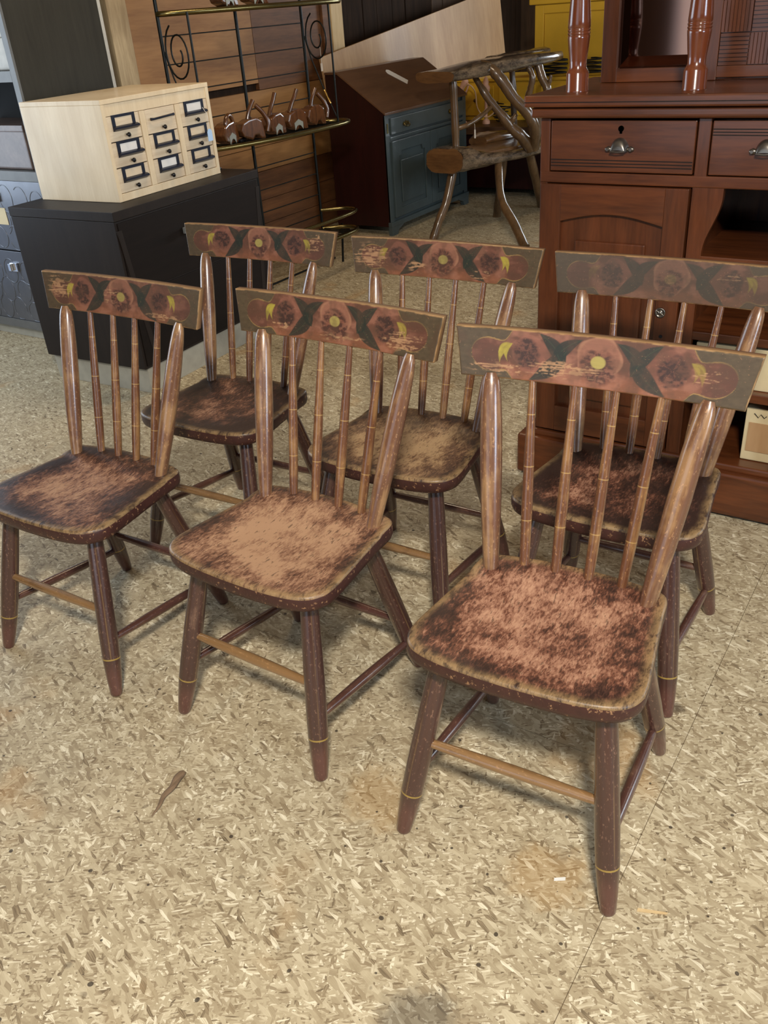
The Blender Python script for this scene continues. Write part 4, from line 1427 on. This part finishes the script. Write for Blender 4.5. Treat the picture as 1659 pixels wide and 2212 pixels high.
# tilted board leaning on the wall behind the desk
lb = MB().box(0.0, 2.76, 0.0, 0.018, 0.0, 1.13).mesh('leaning_board', 0.002)
o = obj('leaning_board', lb, M['tanboard'], None)
o.matrix_world = Matrix.Translation((5.50, 3.915, 0.0)) @ Matrix.Rotation(-0.055, 4, 'X') @ Matrix.Rotation(-0.122, 4, 'Y')
tag(o, 'large tan board leaning askew on the wall behind the desk', 'board')

# ------------------------------------------------------------------ rustic log chair
lg = thing('log_chair', 'rustic varnished log chair with bark edged seat and twisted branch back', 'chair', (5.75, 2.85, 0))
LO = Vector((5.75, 2.85, 0))


def lp(pts):
    return [Vector(p) - LO for p in pts]


def loft(sections, n=18, power=3.0, wob=0.0, seed=1):
    """sections: (x, y0, y1, z0, z1)"""
    rr = random.Random(seed)
    V, F = [], []
    for x, y0, y1, z0, z1 in sections:
        for k_ in range(n):
            a = 2 * math.pi * k_ / n
            ca, sa = math.cos(a), math.sin(a)
            y = (y0 + y1) / 2 + (y1 - y0) / 2 * math.copysign(abs(ca) ** (2 / power), ca) + rr.uniform(-wob, wob)
            zz = (z0 + z1) / 2 + (z1 - z0) / 2 * math.copysign(abs(sa) ** (2 / power), sa) + rr.uniform(-wob, wob)
            V.append((x - LO.x, y - LO.y, zz))
    m_ = len(sections)
    for i_ in range(m_ - 1):
        for k_ in range(n):
            k2 = (k_ + 1) % n
            F.append((i_ * n + k_, i_ * n + k2, (i_ + 1) * n + k2, (i_ + 1) * n + k_))
    mb = MB()
    mb.add(V, F, True)
    mb.add(V[:n], [tuple(range(n))[::-1]])
    mb.add(V[-n:], [tuple(range(n))])
    return mb, V[:n]


secs = [(5.285, 2.86, 3.14, 0.42, 0.575), (5.34, 2.845, 3.15, 0.42, 0.575), (5.40, 2.825, 3.16, 0.42, 0.572), (5.46, 2.80, 3.17, 0.42, 0.545), (5.54, 2.76, 3.18, 0.425, 0.515), (5.66, 2.71, 3.18, 0.43, 0.505), (5.80, 2.65, 3.17, 0.43, 0.505), (5.95, 2.60, 3.15, 0.43, 0.51), (6.10, 2.58, 3.12, 0.43, 0.52), (6.22, 2.60, 3.08, 0.44, 0.52)]
mb, ring = loft(secs, 26, 3.2, 0.006, 3)
mb.build('seat_slab', M['bark'], lg)
cap = MB()
cy = sum(p[1] for p in ring) / len(ring)
cz = sum(p[2] for p in ring) / len(ring)
ring2 = [(p[0] - 0.003, cy + (p[1] - cy) * 0.97, cz + (p[2] - cz) * 0.96) for p in ring]
cap.add(ring2, [tuple(range(len(ring2)))])
cap.build('end_grain', M['slab'], lg)
top = MB()
top.prism([(5.47 - LO.x, 2.85 - LO.y), (5.8 - LO.x, 2.72 - LO.y), (6.12 - LO.x, 2.66 - LO.y), (6.12 - LO.x, 3.02 - LO.y), (5.8 - LO.x, 3.08 - LO.y), (5.47 - LO.x, 3.10 - LO.y)], 'z', 0.49, 0.517)
top.build('seat_top', M['slab'], lg, bevel=0.008)
mb, ring = loft([(5.86, 2.99, 3.13, 0.50, 0.56), (5.95, 2.95, 3.15, 0.50, 0.575), (6.10, 2.90, 3.13, 0.50, 0.57), (6.22, 2.92, 3.08, 0.50, 0.55)], 16, 2.6, 0.004, 8)
mb.build('seat_lip', M['slab'], lg)
mb, ring = loft([(5.255, 2.90, 3.17, 0.955, 1.022), (5.4, 2.86, 3.14, 0.955, 1.03), (5.6, 2.80, 3.08, 0.958, 1.045), (5.8, 2.74, 3.01, 0.962, 1.05), (6.0, 2.69, 2.95, 0.968, 1.05), (6.2, 2.65, 2.90, 0.975, 1.048), (6.34, 2.64, 2.84, 0.985, 1.045), (6.39, 2.67, 2.80, 0.995, 1.035)], 18, 3.4, 0.004, 5)
mb.build('arm_slab', M['bark'], lg)
e2 = MB()
e2.add([(p[0] - 0.003, p[1], p[2]) for p in ring], [tuple(range(len(ring)))])
e2.build('arm_end_grain', M['slab'], lg)
mb, ring = loft([(6.05, 2.96, 3.10, 1.0, 1.045), (6.3, 2.93, 3.08, 1.005, 1.05), (6.62, 2.86, 3.0, 1.01, 1.055)], 14, 3.2, 0.004, 6)
mb.build('back_slab', M['bark'], lg)


def branch(name, pts, rad, seed=0, k_=5):
    rr = random.Random(seed)
    P = spline(lp(pts), k_)
    n_ = len(P)
    r = [rad[0] + (rad[1] - rad[0]) * i_ / (n_ - 1) + rr.uniform(-0.0025, 0.0025) for i_ in range(n_)]
    return MB().tube(P, r, 10).build(name, M['branch'], lg)


branch('post', [(5.36, 2.966, 0.97), (5.362, 2.96, 0.76), (5.36, 2.956, 0.55)], (0.024, 0.026), 1)
branch('post', [(6.15, 2.94, 0.98), (6.15, 2.925, 0.8), (6.15, 2.914, 0.50)], (0.022, 0.022), 2)
branch('branch', [(5.62, 2.898, 1.02), (5.60, 2.816, 0.997), (5.62, 2.751, 0.927), (5.65, 2.684, 0.824), (5.70, 2.609, 0.728), (5.75, 2.575, 0.62), (5.83, 2.62, 0.50)], (0.036, 0.034), 3)
branch('branch', [(5.60, 2.948, 0.973), (5.60, 2.89, 0.892), (5.62, 2.834, 0.807), (5.66, 2.771, 0.719), (5.70, 2.723, 0.644), (5.74, 2.668, 0.582), (5.82, 2.64, 0.50)], (0.018, 0.042), 4)
branch('branch', [(5.36, 2.986, 0.672), (5.42, 2.90, 0.695), (5.52, 2.851, 0.737), (5.62, 2.828, 0.779)], (0.015, 0.014), 5)
branch('branch', [(6.0, 2.757, 0.99), (6.0, 2.716, 0.918), (6.0, 2.731, 0.834), (6.0, 2.747, 0.777), (6.0, 2.72, 0.65), (6.02, 2.74, 0.50)], (0.02, 0.022), 6)
branch('branch', [(6.1, 2.728, 1.0), (6.1, 2.69, 0.90), (6.1, 2.650, 0.82), (6.08, 2.68, 0.68), (6.06, 2.72, 0.50)], (0.03, 0.028), 7)
branch('branch_stub', [(6.1, 2.655, 0.83), (6.1, 2.635, 0.87), (6.1, 2.625, 0.915)], (0.018, 0.009), 8)
branch('branch_stub', [(5.70, 2.62, 0.74), (5.71, 2.60, 0.77), (5.71, 2.595, 0.80)], (0.016, 0.008), 9)
branch('branch_stub', [(5.69, 2.735, 0.66), (5.69, 2.70, 0.70), (5.70, 2.69, 0.725)], (0.022, 0.012), 10)
branch('leg', [(5.40, 3.00, 0.44), (5.33, 3.02, 0.24), (5.27, 3.05, 0.12), (5.213, 3.071, 0.0)], (0.030, 0.028), 11)
branch('leg', [(5.60, 2.77, 0.44), (5.42, 2.66, 0.25), (5.32, 2.52, 0.12), (5.225, 2.40, 0.0)], (0.026, 0.032), 12)
branch('leg', [(5.86, 2.86, 0.44), (5.93, 2.92, 0.22), (5.984, 2.975, 0.0)], (0.030, 0.030), 13)
branch('leg', [(6.02, 2.74, 0.44), (6.2, 2.76, 0.2), (6.38, 2.79, 0.0)], (0.030, 0.034), 14)
lt = thing('price_tag', 'thin white tag hanging from a branch of the log chair', 'tag', (5.46, 2.876, 0.62))
MB().tube([(0, 0.0, 0.085), (0.002, -0.006, 0.07), (0, -0.008, 0.04)], 0.0014, 5).build('string', M['string'], lt)
MB().box(-0.0008, 0.0008, -0.013, -0.003, -0.01, 0.042).build('card', M['tagwhite'], lt)

# ------------------------------------------------------------------ yellow cupboard on a dark bench at the far end
bc = thing('bench_chest', 'dark brown bench chest under the yellow cupboard', 'chest', (6.95, 3.1, 0))
MB().box(-0.28, 0.55, -0.85, 0.74, 0.06, 0.462).build('body', M['desk_side'], bc, bevel=0.003)
MB().box(-0.32, 0.58, -0.88, 0.77, 0.463, 0.520).build('top', M['bench_brown'], bc, bevel=0.004)
for x in (-0.26, 0.45):
    for y in (-0.82, 0.64):
        MB().box(x, x + 0.08, y, y + 0.08, 0.0, 0.06).build('foot', M['desk_side'], bc)
yc = thing('yellow_cupboard', 'mustard yellow painted cupboard with a lower shelf section at the far end', 'cupboard', (7.0, 3.1, 0.521))
MB().box(0.0, 0.48, -0.70, 0.74, 0.0, 0.285).build('base', M['yellow'], yc, bevel=0.003)
MB().box(-0.02, 0.49, -0.72, 0.75, 0.286, 0.308).build('ledge', M['yellow'], yc, bevel=0.003)
for y0, y1 in ((0.40, 0.71), (0.04, 0.35), (-0.32, -0.01), (-0.67, -0.36)):
    d = MB().box(-0.012, 0.0, y0, y1, 0.035, 0.255).build('drawer', M['yellow'], yc, bevel=0.003)
    MB().lathe([(0.006, 0), (0.006, 0.012), (0.014, 0.018), (0.012, 0.026), (0.003, 0.029)], 12).build('knob', M['bench_brown'], d, loc=(-0.012, (y0 + y1) / 2, 0.15), rot=(0, -math.pi / 2, 0))
MB().box(0.02, 0.42, -0.70, 0.055, 0.309, 0.80).build('upper_case', M['yellow'], yc, bevel=0.003)
MB().box(-0.02, 0.45, -0.74, 0.095, 0.795, 0.835).build('cornice', M['yellow'], yc, bevel=0.008)
for y0, y1 in ((0.055, -0.015), (-0.63, -0.70)):
    MB().box(0.004, 0.02, min(y0, y1), max(y0, y1), 0.309, 0.79).build('face_stile', M['yellow'], yc, bevel=0.002)
MB().box(0.004, 0.02, -0.63, -0.015, 0.735, 0.79).build('face_rail', M['yellow'], yc, bevel=0.002)
MB().box(0.010, 0.02, -0.625, -0.02, 0.33, 0.728).build('door', M['yellow'], yc, bevel=0.002)
# cables heaped on the ledge
for i_, (cx_, cy_, rad_, sd) in enumerate([(7.02, 3.00, 0.11, 1), (7.05, 2.72, 0.11, 2)]):
    rr = random.Random(sd)
    pts = []
    for q in range(70):
        a = q * 0.36
        pts.append((min(0.0, rad_ * 0.5 * math.cos(a)) * 0.5 - 0.03, rad_ * (1 + 0.15 * math.sin(q * 0.7)) * math.sin(a), 0.008 + 0.0016 * q + rr.uniform(0, 0.004)))
    cb = MB().tube(pts, 0.006, 6).build('cable_coil', M['black_cord'], None, loc=(6.98 + 0.04, cy_, 0.8295))
    tag(cb, ['black cable coil on the yellow cupboard ledge, further from the red brown sideboard', 'black cable coil on the yellow cupboard ledge, half hidden by the red brown sideboard'][i_], 'cable')
wire = MB()
rr = random.Random(5)
pts = [(rr.uniform(-0.05, 0.05), rr.uniform(-0.07, 0.07), 0.008 + 0.0035 * q) for q in range(42)]
tag(wire.tube(spline(pts, 4), 0.0045, 6).build('wire_bundle', M['black_cord'], None, loc=(6.86, 3.36, 0.5205)), 'tangled black wire bundle seen between branches of the log chair', 'wire')
# pink lamp
pk = thing('pink_lamp', 'pink ornate lamp with cream cord standing beside the slant desk', 'lamp', (6.78, 3.69, 0.5205))
MB().lathe([(0.05, 0), (0.055, 0.01), (0.045, 0.02), (0.02, 0.035), (0.022, 0.06), (0.036, 0.10), (0.040, 0.14), (0.026, 0.19), (0.018, 0.21), (0.024, 0.225), (0.012, 0.24)], 16).build('base', M['pink'], pk)
MB().tube(spline([(0, 0.0, 0.235), (0, -0.03, 0.28), (0, -0.06, 0.325)]), [0.022] * 6 + [0.024] * 4 + [0.013], 12).build('socket', M['pink'], pk)
for s_ in (-1, 1):
    MB().tube(spline([(0, 0.01 * s_, 0.20), (0, 0.055 * s_, 0.235), (0, 0.075 * s_, 0.29), (0, 0.04 * s_, 0.30)]), 0.007, 8).build('scroll_arm', M['pink'], pk)
MB().tube(spline([(-0.01, -0.02, 0.24), (-0.03, -0.09, 0.29), (-0.03, -0.15, 0.24), (-0.03, -0.17, 0.12), (-0.03, -0.24, 0.055), (-0.03, -0.31, 0.085), (-0.02, -0.33, 0.15), (-0.02, -0.28, 0.20)]), 0.0055, 7).build('cord', M['cream_cord'], pk)
bl = thing('pink_finial', 'small pink turned finial behind the log chair branches', 'finial', (6.80, 3.47, 0.5205))
MB().lathe([(0.03, 0), (0.03, 0.02), (0.012, 0.04), (0.012, 0.20), (0.030, 0.235), (0.034, 0.26), (0.020, 0.285), (0.024, 0.30), (0.014, 0.325), (0.004, 0.34)], 14).build('turning', M['pink'], bl)
# folded white sheet behind the sideboard
tbs = thing('side_table', 'dark side table behind the sideboard holding a folded white sheet', 'table', (6.4, 2.06, 0))
MB().box(-0.25, 0.25, -0.25, 0.25, 0.86, 0.89).build('table_top', M['espresso'], tbs, bevel=0.003)
for x in (-0.22, 0.19):
    for y in (-0.22, 0.19):
        MB().box(x, x + 0.03, y, y + 0.03, 0, 0.86).build('leg', M['espresso'], tbs)
ws = MB()
for q in range(3):
    ws.box(-0.16, 0.16, -0.2, 0.2, q * 0.03, q * 0.03 + 0.028)
tag(ws.build('folded_sheet', M['tagwhite'], None, bevel=0.010, loc=(6.4, 2.06, 0.891)), 'folded white sheet seen between the column and the cabinet of the sideboard', 'sheet')

# small black oddments
tag(MB().box(-0.055, 0.055, -0.012, 0.012, 0, 0.010).build('black_bar', M['knob_black'], None, bevel=0.003, loc=(3.290, 3.16, 0.7745), rot=(0, 0, 1.9)), 'thin black bar lying on the dark chest right of the card file', 'bar')
tag(MB().box(-0.035, 0.035, -0.05, 0.05, 0, 0.014).build('black_tray', M['knob_black'], None, bevel=0.003, loc=(3.700, 3.345, 0.8390), rot=(0, 0, 0.3)), 'flat black tray on the rack shelf between the two leftmost carvings', 'tray')

# ------------------------------------------------------------------ bits on the floor
mb = MB()
tw = [Vector(p) for p in ((0.066, 0.014, 0.006), (0.045, 0.012, 0.008), (0.02, 0.004, 0.007), (-0.005, 0.004, 0.006), (-0.03, -0.006, 0.004), (-0.055, -0.010, 0.0025))]
mb.tube(spline(tw, 3), [0.0055, 0.0085, 0.0095, 0.0095, 0.009, 0.008, 0.0075, 0.0072, 0.007, 0.006, 0.0052, 0.0045, 0.0038, 0.003, 0.0022, 0.0012], 9, True, [0.55] * 16)
tag(mb.build('bark_sliver', M['twig'], None, loc=(0.793, 1.170, 0.0)), 'brown sliver of bark on the floor in front of the middle chair', 'bark sliver')
mb = MB().prism([(-0.011, -0.003), (0.010, -0.0035), (0.012, 0.002), (-0.009, 0.0035)], 'z', 0.0, 0.0015)
tag(mb.build('wood_chip', M['chipwhite'], None, loc=(1.012, 0.380, 0.0002), rot=(0, 0, 2.2)), 'bright white wood chip on the floor left of the nearest chair front leg', 'wood chip')
tag(MB().prism([(-0.026, -0.003), (0.024, -0.0022), (0.027, 0.0015), (-0.024, 0.003)], 'z', 0.0, 0.002).build('wood_chip', M['pine'], None, loc=(1.03, 0.215, 0.0002), rot=(0, 0, -1.2)), 'long pale wood splinter right of the nearest chair front leg', 'wood chip')
